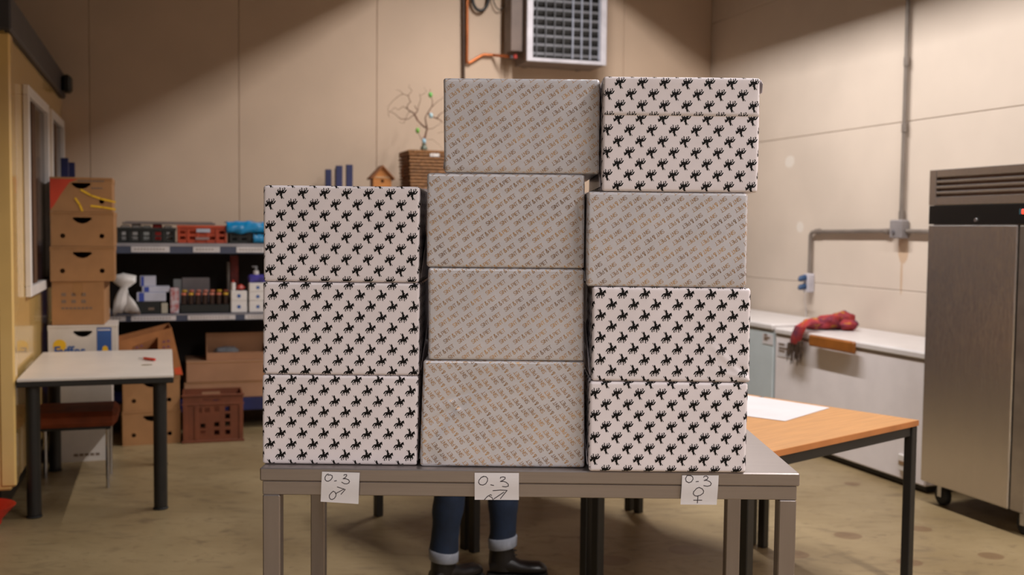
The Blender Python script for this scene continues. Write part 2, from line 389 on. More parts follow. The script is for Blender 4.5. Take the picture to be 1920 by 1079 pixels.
def gift(label, quad, Y, kind, ph, z0=None, z1=None, depth=.46, amp=.0012, seed=0, crease=(), seam=None, yaw=0, ph2=None, flap_b=.006):
    (tl, tr, br, bl) = quad
    c4 = [at(x, y, Y) for x, y in (tl, tr, br, bl)]
    z1_ = z1 if z1 is not None else (c4[0].z + c4[1].z) / 2; z0_ = z0 if z0 is not None else (c4[2].z + c4[3].z) / 2
    xc = sum(p.x for p in c4) / 4; h = z1_ - z0_
    xl0, xr0, xl1, xr1 = c4[3].x - xc, c4[2].x - xc, c4[0].x - xc, c4[1].x - xc
    w = (xr0 - xl0 + xr1 - xl1) / 2; r = .0075; hx, hy, hz = w / 2, depth / 2, h / 2
    def surf(x, y, z_, off=0):
        p = Vector((x, y, z_)); inn = Vector((max(-hx + r, min(hx - r, x)), max(-hy + r, min(hy - r, y)), max(-hz + r, min(hz - r, z_))))
        n = (p - inn).normalized(); q = inn + n * (r + off)
        edge = min(1, max(0, (hz - abs(z_)) / .03)) 
        nz = noise.noise(Vector((q.x * 7 + seed * 3.1, q.y * 7, q.z * 7 + seed)))
        q += n * amp * nz * (.3 + .7 * edge)
        if n.y < -.5:
            for (cx, cz, sx, sz, am, an) in crease:      # dents and folds in the paper: centre, lengths, depth, direction
                dx, dz = x - cx, z_ - cz; u_, v_ = rot2((dx, dz), -an)
                q += n * am * math.exp(-(u_ / sx) ** 2 - (v_ / sz) ** 2)
            if seam is not None and z_ > seam: q += n * .0009
        t = (q.z + hz) / h; L_ = xl0 + (xl1 - xl0) * t; R_ = xr0 + (xr1 - xr0) * t
        q.x = L_ + (q.x + hx) / w * (R_ - L_); q.y += hy; q.z += hz
        return q
    o = MB()
    def lines(h_, extra=()):
        s_ = {-h_, h_}
        for k in range(1, 5): s_ |= {-h_ + r * k / 4 * 1.0, h_ - r * k / 4}
        n = int((2 * h_ - 2 * r) / (.0045 if crease else .011))
        for k in range(1, n): s_.add(-h_ + r + (2 * h_ - 2 * r) * k / n)
        for e in extra: s_ |= {e - .0002, e + .0002}
        return sorted(s_)
    LX, LY, LZ = lines(hx), [-hy + q for q in (0, r * .25, r * .5, r * .75, r, .03, .08, .15, .25, .35)] + [hy - r, hy - r * .5, hy], lines(hz, (seam,) if seam is not None else ())
    for A, B, fn in ((LX, LZ, lambda a, b: surf(a, -hy, b)), (LX, LZ, lambda a, b: surf(a, hy, b)), (LY, LZ, lambda a, b: surf(-hx, a, b)),
                     (LY, LZ, lambda a, b: surf(hx, a, b)), (LX, LY, lambda a, b: surf(a, b, hz)), (LX, LY, lambda a, b: surf(a, b, -hz))):
        vs = [fn(a, b) for a in A for b in B]; n = len(B)
        o.add(vs, [(i * n + j, (i + 1) * n + j, (i + 1) * n + j + 1, i * n + j + 1) for i in range(len(A) - 1) for j in range(n - 1)])
    nf = len(o.v); me = bpy.data.meshes.new('wrap'); me.from_pydata(o.v, [], o.f); bm = bmesh.new(); bm.from_mesh(me); bmesh.ops.remove_doubles(bm, verts=bm.verts, dist=.00005)
    bmesh.ops.recalc_face_normals(bm, faces=bm.faces)
    # the print: front, then carried on round onto the sides, top
    off = .00055 if crease else .00026; pv = []; pf = []
    def ink(polys, fn):
        for p in polys:
            for t in split(p, .005 if crease else .007):
                k = len(pv); pv.extend(fn(x, y) for x, y in t); pf.append((k, k + 1, k + 2))
    if seam is None: ink(pattern(kind, -hx, hx, -hz, hz, ph), lambda x, y: surf(x, -hy, y, off))
    else:
        ink(pattern(kind, -hx, hx, -hz, seam - .0004, ph), lambda x, y: surf(x, -hy, y, off))
        ink(pattern(kind, -hx, hx, seam + .0004, hz, ph2), lambda x, y: surf(x, -hy, y, off))
    ink(pattern(kind, hx, hx + .2, -hz, hz, ph), lambda x, y: surf(hx, -hy + (x - hx), y, off))
    ink(pattern(kind, -hx - .2, -hx, -hz, hz, ph), lambda x, y: surf(-hx, -hy + (-hx - x), y, off))
    ink(pattern(kind, -hx, hx, hz, hz + .12, ph2 or ph), lambda x, y: surf(x, -hy + (y - hz), hz, off))
    vv = [bm.verts.new(p) for p in pv]; bm.verts.index_update()
    for f in bm.faces: f.material_index = 0; f.smooth = True
    for f in pf:
        q = bm.faces.new([vv[i] for i in f]); q.material_index = 1; q.smooth = False
    bm.to_mesh(me); bm.free()
    paper = m_paper if kind.startswith('rider') else m_silver
    me.materials.append(paper); me.materials.append(m_ink if kind.startswith('rider') else m_foil)
    ob = bpy.data.objects.new('wrapped_box', me); COL.objects.link(ob); ob.location = (xc, Y, z0_); ob.rotation_euler = (0, 0, math.radians(yaw))
    tag(ob, label, 'gift box', 'wrapped boxes stacked on the steel table')
    for s in (-1, 1):                                   # folded paper ends on the two short sides
        x = s * (hx + .0012)
        f = MB()
        f.add([(x, .03, .012), (x, depth - .03, .012), (x + s * flap_b, depth * .62, h * .56), (x + s * flap_b, depth * .38, h * .56),
               (x + s * .0012, .03, .012), (x + s * .0012, depth - .03, .012), (x + s * (flap_b + .001), depth * .62, h * .56), (x + s * (flap_b + .001), depth * .38, h * .56)],
              [(0, 1, 2, 3), (4, 5, 6, 7), (0, 1, 5, 4), (1, 2, 6, 5), (2, 3, 7, 6), (3, 0, 4, 7)])
        f.build('end_fold', paper, ob)
    return ob, (xc, Y, z0_, h, hx, hz)
ZT = .93
def zz(px, py, Y): return at(px, py, Y).z
G = .0012
# left column, bottom to top
YL = 2.752; zL1 = zz(640, 703.8, YL); zL2 = zz(640, 529.5, YL); zL3 = zz(640, 349, YL)
gift('white box with upright black riders, bottom of the left stack', ((491.5, 702), (785, 706), (782, 877.5), (491.5, 875.5)), YL, 'rider', (-.1831, -.119), ZT + G, zL1 - G, seed=1, flap_b=.003)
gift('white box with upright black riders, middle of the left stack', ((493, 527), (786.5, 532), (785.5, 704), (492.5, 700.5)), YL, 'rider', (-.1766, -.0813), zL1, zL2 - G, seed=2, yaw=.4, flap_b=.01)
gift('white box with upside-down black riders, top of the left stack', ((493.5, 348.5), (787, 350), (785, 531), (494, 526)), YL, 'rider_down', (-.1821, -.0944), zL2, zL3, seed=3)
# middle column
YM = 2.745; zM1 = zz(945, 676.5, YM); zM2 = zz(945, 502.6, YM); zM3 = zz(945, 325, YM); zM4 = zz(980, 147.5, YM)
gift('silver grey box with steep gold lettering and dents, bottom of the middle stack', ((793.5, 674.5), (1096, 678), (1096, 882), (788, 880)), YM, 'text_side', (.004, .01), ZT + G, zM1 - G, seed=4, flap_b=.002, amp=.002, depth=.5,
     crease=((-.12, .045, .055, .007, -.0022, .35), (-.15, .0, .06, .009, -.0035, .55), (-.17, -.045, .05, .012, -.003, .9), (-.12, .01, .03, .006, .002, -.8), (-.19, -.12, .03, .03, -.006, 0)))
gift('silver grey box with slanted bronze lettering, second from below in the middle stack', ((803, 503), (1095.5, 503.5), (1095, 677.5), (803, 675.5)), YM, 'text', (-.0033, -.0137), zM1, zM2 - G, seed=5, flap_b=.0004, amp=.0016)
gift('silver grey box with slanted bronze lettering, second from the top of the middle stack', ((800.5, 323), (1096.5, 327), (1095.5, 503), (799.5, 501)), YM, 'text', (.012, .008), zM2, zM3 - G, seed=6, flap_b=.0004, amp=.0014,
     crease=((.19, .03, .05, .012, -.002, -1.1), (.185, -.02, .06, .015, -.002, 1.3)))
gift('silver grey box with upside-down lettering, top of the middle stack', ((831, 146), (1125, 150), (1124, 325.5), (833, 323)), YM, 'text_down', (.006, .004), zM3, zM4, seed=7, flap_b=.0003, amp=.0014)
# right column
YR = 2.706; zR1 = zz(1252, 716.5, YR); zR2 = zz(1255, 538.7, YR); zR3 = zz(1260, 360, YR); zR4 = zz(1278, 144.5, YR)
gift('white box with upside-down black riders jutting over the table edge, bottom of the right stack', ((1106, 716.5), (1403, 717), (1398.5, 891), (1104, 891)), YR, 'rider_down', (-.187, -.0846), ZT + G, zR1 - G, seed=8,
     crease=((-.2, -.10, .03, .01, -.003, .8),), flap_b=.004)
gift('white box with upright riders and creased corner, second lowest in the right stack', ((1111, 538), (1408, 541), (1406, 716), (1109.5, 716)), YR, 'rider', (-.181, -.1206), zR1, zR2 - G, seed=9,
     crease=((.155, -.075, .06, .008, .0028, -.75), (.185, -.09, .04, .007, -.003, -.5), (.17, -.105, .05, .006, .002, -.25)), flap_b=.004)
gift('silver grey box with upside-down lettering, second from the top of the right stack', ((1102, 359), (1403, 364), (1399, 540), (1100, 536.5)), YR, 'text_down', (.002, .006), zR2, zR3 - G, seed=10, flap_b=.0004, amp=.0014)
ob, gd = gift('tall white box with upside-down riders and a paper seam across, top of the right stack', ((1131.5, 141.5), (1426, 147.5), (1420.5, 362), (1128.5, 357)), YR, 'rider_down', (-.1847, -.1599), zR3, zR4, seed=11, flap_b=.0004, seam=.0475, ph2=(-.1543, .0711))
tab = MB(); x = gd[4]; hh = gd[3]
tab.add([(x + .003, .01, hh - .004), (x + .0075, .006, hh - .014), (x + .008, .012, hh - .036), (x + .004, .03, hh - .038), (x + .002, .04, hh - .006)], [(0, 1, 2, 3, 4)])
t_ = tab.build('loose_tab', m_paper, ob); sm = t_.modifiers.new('s', 'SOLIDIFY'); sm.thickness = .0008
# ------------------------------------------------------------------ steel table
X0, X1, Y0, Y1 = at(487, 884, 2.712).x, at(1500, 893, 2.712).x, 2.712, 3.42
st = thing('steel_table', 'long brushed stainless steel table carrying the wrapped boxes', 'table', ((X0 + X1) / 2, Y0, 0))
w2 = (X1 - X0) / 2
MB().box(-w2, w2, 0, Y1 - Y0, ZT - .034, ZT, .003).build('tabletop', m_steel_h, st)
ap = MB()
for y in (.004, Y1 - Y0 - .044): ap.box(-w2 + .006, w2 - .006, y, y + .04, ZT - .0705, ZT - .0345, .002)
for x in (-w2 + .006, w2 - .046): ap.box(x, x + .04, .045, Y1 - Y0 - .045, ZT - .0705, ZT - .0345, .002)
ap.build('frame', m_steel_h, st)
m_steel_v = mat('brushed stainless leg', (150, 141, 138), .42, .9, var=.02, scale=5, bump=.03, bscale=150, stretch=(12, 12, 1))
for x in (-w2 + .006, w2 - .051):
    for y in (.004, Y1 - Y0 - .049): 
        lg = MB().box(x, x + .045, y, y + .045, .02, ZT - .071, .003); lg.cyl(x + .0225, y + .0225, .0, .022, .018); lg.build('leg', m_steel_v, st)
# hand written notes taped to the front edge
def note(label, quad, sx, ox, oy, lines):
    YN = 2.7095; c = [at(x, y, YN) for x, y in quad]; org = c[3]
    n = 10; vs = []; fs = []
    for j in range(n + 1):
        t = j / n; l = c[0].lerp(c[3], t); r_ = c[1].lerp(c[2], t); b = -.0016 * math.sin(t * math.pi * 1.5) - .0004
        for i in range(5): p = l.lerp(r_, i / 4); vs.append((p.x - org.x, b, p.z - org.z))
    for j in range(n):
        for i in range(4): fs.append((j * 5 + i, j * 5 + i + 1, (j + 1) * 5 + i + 1, (j + 1) * 5 + i))
    s_ = MB(); s_.add(vs, fs); h_ = c[0].z - c[3].z
    s_.add([(v[0], v[1] + .0003, v[2]) for v in vs], fs)
    def P(q):
        p = at(ox + q[0] / sx, oy + q[1] / sx, YN); t = min(1, max(0, (c[0].z - p.z) / h_)); return Vector((p.x - org.x, -.0016 * math.sin(t * math.pi * 1.5) - .00075, p.z - org.z))
    s_.mi = 1; s_.strokes(lines, P, 22 * sx / 15.4)
    o = s_.build('paper_note', [m_note, m_pen], fix=False); o.location = (org.x, YN, org.z)
    tag(o, label, 'note', 'handwritten notes on the table edge'); return o
note('tilted white note reading 0-3 with a male sign, leftmost on the table edge', ((604, 885), (674.5, 887), (672, 946), (601, 941.5)), 15.41, 590, 880,
     [[(400, 140), (350, 160), (305, 230), (305, 300), (350, 345), (400, 350), (470, 310), (515, 245), (510, 190), (450, 165), (385, 178)], [(575, 345), (635, 332)],
      [(845, 180), (870, 158), (925, 160), (930, 190), (890, 240), (825, 278), (900, 275), (980, 305), (1012, 350), (990, 400), (930, 425), (860, 420), (785, 375)],
      [(540, 640), (480, 690), (425, 760), (425, 830), (460, 880), (510, 885), (570, 850), (610, 790), (620, 730), (590, 670), (540, 640)], [(600, 715), (850, 580)], [(655, 515), (885, 590), (760, 735)]])
note('white note reading 0-3 with a cut-off male sign, below the middle stack', ((890, 887), (973, 887.5), (973, 938.5), (890, 938)), 16.6, 880, 880,
     [[(440, 235), (370, 260), (300, 350), (290, 420), (340, 485), (430, 495), (510, 455), (565, 370), (570, 290), (520, 235), (440, 225), (390, 250)], [(665, 488), (760, 508)],
      [(965, 290), (975, 255), (1050, 240), (1115, 255), (1115, 300), (1040, 350), (965, 385), (1060, 380), (1150, 410), (1215, 470), (1215, 530), (1140, 550), (1030, 540)],
      [(735, 675), (960, 655), (1175, 665), (965, 930)], [(1075, 720), (765, 935)], [(470, 960), (560, 860), (660, 800), (695, 825)], [(625, 850), (700, 890), (740, 960)]])
note('white note reading 0-3 with a female sign, under the right stack', ((1279, 892), (1347.5, 892), (1344, 947.5), (1276, 947)), 14.39, 1265, 880,
     [[(330, 185), (290, 260), (310, 330), (380, 365), (450, 340), (495, 270), (485, 210), (430, 178), (340, 175)], [(575, 338), (640, 332)],
      [(780, 225), (800, 195), (860, 190), (900, 220), (880, 270), (790, 308), (860, 300), (950, 340), (985, 390), (960, 440), (880, 462), (780, 445)],
      [(655, 492), (590, 520), (510, 610), (500, 670), (540, 720), (600, 732), (690, 710), (770, 650), (780, 590), (740, 530), (655, 492)], [(630, 730), (615, 920)], [(515, 845), (735, 843)]])
# ------------------------------------------------------------------ three beech tables set in a slanting row behind
m_beech = mat('beech laminate', (192, 138, 84), .45, var=.06, scale=4, stretch=(1, 14, 1))
m_edge = mat('beech edge band', (176, 112, 62), .5, var=.08)
E1 = Vector((-.757, -.653, 0)); E2 = Vector((-.653, .757, 0)); G0 = Vector((1.715, 4.60, 0))
labs = ['beech-topped table on black legs with a paper sheet, right of the steel table', 'beech-topped table on black legs in the middle of the row behind the boxes', 'beech-topped table on black legs farthest back in the row behind the boxes']
ang = math.atan2(E1.y, E1.x)
for i in range(3):
    o = G0 + E2 * (.825 * i) - E1 * .04 + E2 * .0
    t = thing('beech_table', labs[i], 'table', o - E2 * .04, ang, 'beech tables behind the boxes')
    # local x runs along E1, local -y along E2
    MB().box(0, 1.2, -.80, 0, .715, .74, .002).build('tabletop', [m_beech], t)
    e = MB(); e.box(-.0015, 1.2015, .0002, .0022, .7155, .7395, .0005); e.box(-.0015, 1.2015, -.8022, -.8002, .7155, .7395, .0005); e.box(-.0022, -.0002, -.80, 0, .7155, .7395, .0005); e.box(1.2002, 1.2022, -.80, 0, .7155, .7395, .0005)
    e.build('edge_band', m_edge, t)
    fr = MB()
    for y in (-.022, -.778 - .0): fr.box(.045, 1.155, y - .012, y + .012, .672, .714, .002)
    for x in (.022, 1.178): fr.box(x - .012, x + .012, -.755, -.045, .672, .714, .002)
    fr.build('frame', m_dark, t)
    for x in (.022, 1.178):
        for y in (-.022, -.778): MB().box(x - .02, x + .02, y - .02, y + .02, .0, .714, .003).build('leg', m_dark, t)
# sheet of paper on the first table
q = [onz(x, y, .742) for x, y in ((1330, 731), (1556, 765), (1472, 790), (1404, 781), (1300, 768))]
s_ = MB().add([(p.x - q[0].x, p.y - q[0].y, 0) for p in q] + [(p.x - q[0].x, p.y - q[0].y, .0008) for p in q], [(0, 1, 2, 3, 4), (5, 6, 7, 8, 9)] + [(i, (i + 1) % 5, (i + 1) % 5 + 5, i + 5) for i in range(5)])
o = s_.build('paper_sheet', m_note); o.location = (q[0].x, q[0].y, .7412); tag(o, 'large white paper sheet lying on the beech table', 'paper')
# ------------------------------------------------------------------ person behind the table
def person():
    per = thing('person', 'person in cuffed blue jeans and black laced boots standing behind the steel table', 'person', (-.15, 4.65, 0), 0)
    m_jean = mat('blue denim', (20, 35, 58), .85, var=.15, scale=14, bump=.3, bscale=200)
    m_cuff = mat('pale denim cuff', (146, 150, 162), .9, var=.08, scale=30)
    m_boot = mat('black leather', (24, 20, 20), .38, var=.1, bump=.2, bscale=60)
    m_skin = mat('skin', (205, 160, 135), .5, var=.04); m_hair = mat('brown hair', (70, 46, 30), .6, var=.2, scale=40); m_swt = mat('dark sweater', (44, 44, 50), .9, var=.1, scale=40, bump=.3, bscale=150)
    # continuous body
    bm = bmesh.new(); sk = bm.verts.layers.skin.verify(); vv = {}
    def v(k, p, r):
        x = bm.verts.new(p); x[sk].radius = (r, r) if not isinstance(r, tuple) else r; vv[k] = x
    v('pel', (0, 0, .95), (.13, .10)); bm.verts.ensure_lookup_table(); vv['pel'][sk].use_root = True
    v('wst', (0, 0, 1.10), (.115, .09)); v('chs', (.0, 0, 1.30), (.14, .10)); v('sho', (.0, 0, 1.42), (.10, .07)); v('nk', (.01, 0, 1.50), .052); v('hd0', (.03, 0, 1.56), .062); v('hd1', (.035, 0, 1.62), .082); v('hd2', (.03, 0, 1.70), .07)
    E = [('pel', 'wst'), ('wst', 'chs'), ('chs', 'sho'), ('sho', 'nk'), ('nk', 'hd0'), ('hd0', 'hd1'), ('hd1', 'hd2')]
    for s, n_ in ((-1, 'l'), (1, 'r')):
        y = s * -.09; lx = -.134 if s < 0 else .12; yy = -.10 if s < 0 else .03
        v('hp' + n_, (lx * .5, y * .8, .88), .088); v('kn' + n_, (lx * .9, yy, .50), .056); v('an' + n_, (lx, yy, .10), .028); v('to' + n_, (lx + .05, yy, .04), .02)
        v('sh' + n_, (0, -s * .19, 1.39), .05); v('el' + n_, (.06, -s * .25, 1.12), .04); v('wr' + n_, (.24, -s * .20, .98), .026); v('pm' + n_, (.30, -s * .19, .965), (.036, .018))
        E += [('pel', 'hp' + n_), ('hp' + n_, 'kn' + n_), ('kn' + n_, 'an' + n_), ('an' + n_, 'to' + n_), ('sho', 'sh' + n_), ('sh' + n_, 'el' + n_), ('el' + n_, 'wr' + n_), ('wr' + n_, 'pm' + n_)]
        for f, (dy, L) in enumerate(((-.028, .066), (-.010, .075), (.009, .070), (.027, .055))):
            v(f'f{f}a' + n_, (.335, -s * .19 + dy, .962), .009); v(f'f{f}b' + n_, (.335 + L * .5, -s * .19 + dy * 1.15, .955), .0085); v(f'f{f}c' + n_, (.335 + L * .9, -s * .19 + dy * 1.2, .935), .0075)
            E += [('pm' + n_, f'f{f}a' + n_), (f'f{f}a' + n_, f'f{f}b' + n_), (f'f{f}b' + n_, f'f{f}c' + n_)]
        v('ta' + n_, (.285, -s * .19 + s * .04, .955), .010); v('tb' + n_, (.315, -s * .19 + s * .06, .945), .0085); E += [('pm' + n_, 'ta' + n_), ('ta' + n_, 'tb' + n_)]
    for a, b in E: bm.edges.new((vv[a], vv[b]))
    me = bpy.data.meshes.new('body'); bm.to_mesh(me); bm.free(); me.materials.append(m_skin)
    b = bpy.data.objects.new('body', me); COL.objects.link(b); b.parent = per
    b.modifiers.new('skin', 'SKIN'); ss = b.modifiers.new('sub', 'SUBSURF'); ss.levels = ss.render_levels = 2
    # jeans: two tapering legs joined at the hips, with soft folds
    mb = MB()
    def leg(lx, yy, zc, hipy, sd):
        rings = []
        for k in range(27):
            t = k / 26; z = zc + (.90 - zc) * t
            x = lx + (lx * .45 - lx) * t ** 1.5; y = yy + (hipy - yy) * t ** 1.3
            r = .060 + .03 * t ** 1.6 + .003 * math.exp(-((t - .28) / .12) ** 2)
            r *= 1 + .05 * math.sin(26 * t + sd) * (1 - t) + .02 * math.sin(55 * t + sd)
            rings.append(((x + .012 * math.sin(3 * t), y, z), (r, 0, 0), (0, r * 1.04, .01 * math.sin(9 * t + sd))))
        mb.loft(rings, 22)
    leg(-.134, -.10, .150, -.06, 1.0); leg(.12, .03, .172, .06, 2.4)
    mb.loft([((0, 0, .84), (.165, 0, 0), (0, .13, 0)), ((0, 0, .92), (.175, 0, 0), (0, .135, 0)), ((0, 0, 1.0), (.165, 0, 0), (0, .125, 0)), ((0, 0, 1.05), (.15, 0, 0), (0, .115, 0))], 26)
    mb.build('jeans', m_jean, per, 60)
    for lx, yy, zc, tl in ((-.134, -.10, .117, -.10), (.12, .03, .139, .12)):
        MB().loft([((lx, yy, zc - .004), (.060, 0, tl * .060), (0, .062, 0)), ((lx, yy, zc), (.0635, 0, tl * .0635), (0, .066, 0)), ((lx, yy, zc + .042), (.065, 0, tl * .065), (0, .067, 0)), ((lx, yy, zc + .047), (.060, 0, tl * .060), (0, .062, 0))], 26).build('turned_up_cuff', m_cuff, per, 50)
    # boots: shaft, foot, sole, laces
    for lx, yy, toe in ((-.134, -.10, Vector((.8, .6, 0))), (.12, .03, Vector((1, -.05, 0)))):
        toe.normalize(); sd = Vector((-toe.y, toe.x, 0)); o = Vector((lx, yy, 0)); bt = MB()
        bt.loft([(o + Vector((0, 0, z)) + toe * dx, toe * rx, sd * ry) for z, dx, rx, ry in ((.035, .0, .058, .042), (.06, .0, .062, .044), (.09, .0, .060, .044), (.13, -.004, .054, .045), (.155, -.004, .052, .047), (.165, -.002, .050, .046), (.172, -.002, .048, .045))], 20)
        bt.loft([(o + toe * x + Vector((0, 0, z)), sd * ry, Vector((0, 0, rz))) for x, z, ry, rz in ((-.055, .05, .036, .03), (-.02, .062, .042, .045), (.04, .058, .043, .040), (.08, .048, .044, .030), (.12, .046, .047, .028), (.165, .048, .044, .026), (.19, .042, .03, .018), (.20, .038, .012, .008))], 18)
        bo = bt.build('boot', m_boot, per, 60)
        MB().loft([(o + toe * x + Vector((0, 0, .012)), sd * ry, Vector((0, 0, .012))) for x, ry in ((-.068, .02), (-.06, .036), (-.02, .04), (.04, .038), (.09, .044), (.14, .05), (.18, .044), (.203, .025))], 16).build('sole', m_rubber, bo, 50)
        lc = MB()
        for k in range(6):
            z = .095 + k * .021; x = .061 - k * .001; lc.tube([o + toe * (x - .01) + sd * .026 + Vector((0, 0, z)), o + toe * (x + .003) + Vector((0, 0, z + .006)), o + toe * (x - .01) - sd * .026 + Vector((0, 0, z + .012))], .0025, 6)
        lc.build('laces', m_rubber, bo)
    # sweater
    sw = MB(); sw.loft([((0, 0, z), (rx, 0, 0), (0, ry, 0)) for z, rx, ry in ((1.0, .165, .16), (1.03, .178, .17), (1.12, .165, .165), (1.25, .16, .19), (1.36, .15, .215), (1.42, .125, .19), (1.46, .09, .11), (1.485, .068, .07))], 28)
    for s in (-1, 1): sw.tube([(0, s * .16, 1.41), (.0, s * .215, 1.36), (.03, s * .245, 1.24), (.065, s * .255, 1.12), (.12, s * .235, 1.06), (.22, s * .205, .99)], [.07, .072, .062, .058, .052, .042], 18)
    sw.build('sweater', m_swt, per, 60)
    h = MB(); h.ell((.012, 0, 1.665), (.105, .092, .115), 18, 12, .12, 3); h.ell((-.06, 0, 1.58), (.05, .075, .10), 14, 9, .15, 5); h.build('hair', m_hair, per, 60)
    f = MB(); f.ell((.118, 0, 1.60), (.018, .011, .02), 10, 7); 
    for s in (-1, 1): f.ell((.02, s * .083, 1.605), (.016, .008, .028), 10, 7)
    f.build('nose_and_ears', m_skin, per, 60)
    e = MB()
    for s in (-1, 1): e.ell((.098, s * .031, 1.628), (.011, .013, .009), 10, 7)
    e.build('eyes', mat('eye white', (225, 220, 215), .2), per, 60)
    e = MB(); e.ell((.098, 0, 1.565), (.013, .026, .007), 10, 7); e.build('mouth', mat('lips', (170, 100, 90), .5), per, 60)
person()
# ------------------------------------------------------------------ yellow cabin on the left
AC = -.77; w0c = 6.03; z0c, z1c = .16, 2.535
cab = tag(P4(MB(), -3.6, AC, w0c, W_BACK - .02, z0c, z1c, .01).build('cabin', m_yellow), 'yellow painted cabin with white-framed windows along the left', 'cabin')
P4(MB(), -3.55, AC - .06, w0c + .05, W_BACK - .05, 0, z0c, .01).build('plinth', m_dark, cab)
P4(MB(), AC - .055, AC + .022, w0c - .01, w0c + .10, z0c + .02, z1c - .01, .01).build('corner_post', m_yellow, cab)
P4(MB(), -3.6, AC + .03, w0c - .02, W_BACK - .03, z1c + .001, z1c + .185, .01).build('roof_beam', mat('dark grey roof beam', (62, 60, 64), .5, var=.06), cab)
tag(P4(MB(), -3.6, AC - .04, w0c - .05, w0c - .024, z1c - .0, z1c + .4, .005).build('fascia_panel', mat('blue fascia', (26, 62, 170), .5), cab), 'blue fascia panel')
m_gl = mat('window glass', (52, 34, 22), .12, var=.05); m_gl.node_tree.nodes['Principled BSDF'].inputs['Specular IOR Level'].default_value = .25; m_curt = mat('brown blind', (96, 66, 44), .7, var=.15, scale=3, stretch=(8, 8, 1))
for (wa, wb_) in ((6.67, 7.80), (8.02, 8.95)):
    z0, z1 = 1.13, 2.345; f = MB(); t = .06
    P4(f, AC + .002, AC + .035, wa, wb_, z0, z0 + t, .004); P4(f, AC + .002, AC + .035, wa, wb_, z1 - t, z1, .004)
    P4(f, AC + .002, AC + .035, wa, wa + t, z0 + t, z1 - t, .004); P4(f, AC + .002, AC + .035, wb_ - t, wb_, z0 + t, z1 - t, .004)
    fo = f.build('window_frame', m_white, cab)
    P4(MB(), AC + .003, AC + .008, wa + t, wb_ - t, z0 + t, z1 - t, .001).build('pane', m_gl, fo)
    b = MB()
    for k in range(5): P4(b, AC + .0085, AC + .012, wa + .36 + k * .035, wa + .385 + k * .035, z0 + t, z1 - t, .001)
    b.build('blind', m_curt, fo)
fx = MB(); P4(fx, AC + .032, AC + .10, 8.75, 8.90, 2.55, 2.68, .02); fx = tag(fx.build('wall_fitting', m_black), 'small dark fitting at the far end of the roof beam', 'fitting')
# ------------------------------------------------------------------ boxes of cardboard
HAND = [(-.055, .0), (.055, .0), (.058, -.012), (.03, -.034), (.0, -.042), (-.03, -.034), (-.058, -.012)]
def circ(x, z, r, n=12): return [(x + r * math.cos(2 * math.pi * k / n), z + r * math.sin(2 * math.pi * k / n)) for k in range(n)]
def shell(mb, w, d, h, holes=(), t=.005, c=.0):
    """hollow board box, its front wall pierced"""
    mb.prism([(-w / 2, 0), (w / 2, 0), (w / 2, h), (-w / 2, h)], 0, t, 'y', holes)
    mb.box(-w / 2, w / 2, d - t, d, 0, h, .001); mb.box(-w / 2, -w / 2 + t, t, d - t, 0, h, .001); mb.box(w / 2 - t, w / 2, t, d - t, 0, h, .001)
    mb.box(-w / 2 + t, w / 2 - t, t, d - t, 0, t, .001); mb.box(-w / 2 + t, w / 2 - t, t, d - t, h - t, h, .001)
    return mb
def carton(label, a, w, z, sx, sy, sz, dr=0, m=None, holes='hand', name='cardboard_box', group=None, hr=.016, lid=True):
    o = rthing(name, label, 'box', a, w, z, dr, group); hs = []
    if 'hand' in holes: hs.append([(x, zz_ + sz - .035) for x, zz_ in HAND])
    if 'dots' in holes: hs += [circ(-sx * .31, sz * .30, hr), circ(sx * .31, sz * .30, hr)]
    if 'rdot' in holes: hs += [circ(sx * .33, sz * .30, hr)]
    shell(MB(), sx, sy, sz, hs).build('body', m or m_card, o)
    if lid:
        l = MB(); l.box(-sx / 2 - .003, sx / 2 + .003, -.003, .0 - .0002, sz - .012, sz, .0005); l.box(sx / 2 + .0003, sx / 2 + .003, .0, sy, sz - .03, sz, .0005)
        l.box(-sx / 2 - .003, -sx / 2 - .0003, .0, sy, sz - .03, sz, .0005); l.build('lid_rim', m or m_card, o)
    return o
WS = 7.52; aS = (hit(94, 450, WS)[0] + hit(214, 450, WS)[0]) / 2 + .0
# depth of the stack front chosen so the lowest box meets the floor where the photo shows it
WS = hit(150, 867, 1)[0] * 0 + onz(150, 866, 0).dot(V); aS = hit(154, 450, WS)[0]
sw_ = hit(216, 450, WS)[0] - hit(96, 450, WS)[0]
g1 = 'cardboard boxes stacked beside the yellow cabin'
lv = [0, .298, .596, zz(150, 610, onz(150, 866, 0).y)]
Yst = onz(150, 866, 0).y
lv += [zz(150, 528, Yst), zz(150, 462, Yst), zz(150, 397, Yst), zz(150, 332, Yst)]
m_print = mat('blue print', (44, 84, 150), .6); m_yprint = mat('yellow print', (236, 186, 30), .6); m_grey = mat('grey print', (120, 100, 84), .7)
b1 = carton('plain white banana box on the floor, lowest of the stack beside the cabin', aS - .015, WS, lv[0], sw_ - .02, .39, lv[1] - .002, 2, m_wcard, ('hand',), group=g1)
mk = MB()
for i in range(5): mk.box(-.05 + i * .033, -.025 + i * .033, -.0012, -.0004, .035, .052, .0002)
mk.build('printed_mark', m_grey, b1)
carton('plain white banana box between two other white boxes beside the cabin', aS - .012, WS, lv[1], sw_ - .02, .39, lv[2] - lv[1] - .002, 1, m_wcard, (), group=g1)
b3 = carton('white fruit box with blue and yellow print behind the white table', aS - .002, WS - .01, lv[2], sw_ + .03, .39, lv[3] - lv[2] - .002, 1, m_wcard, ('hand',), group=g1)
H3 = lv[3] - lv[2]; pr = MB(); pr.box(.085, .175, -.0012, -.0004, H3 - .175, H3 - .018, .0002); pr.build('blue_panel', m_print, b3)
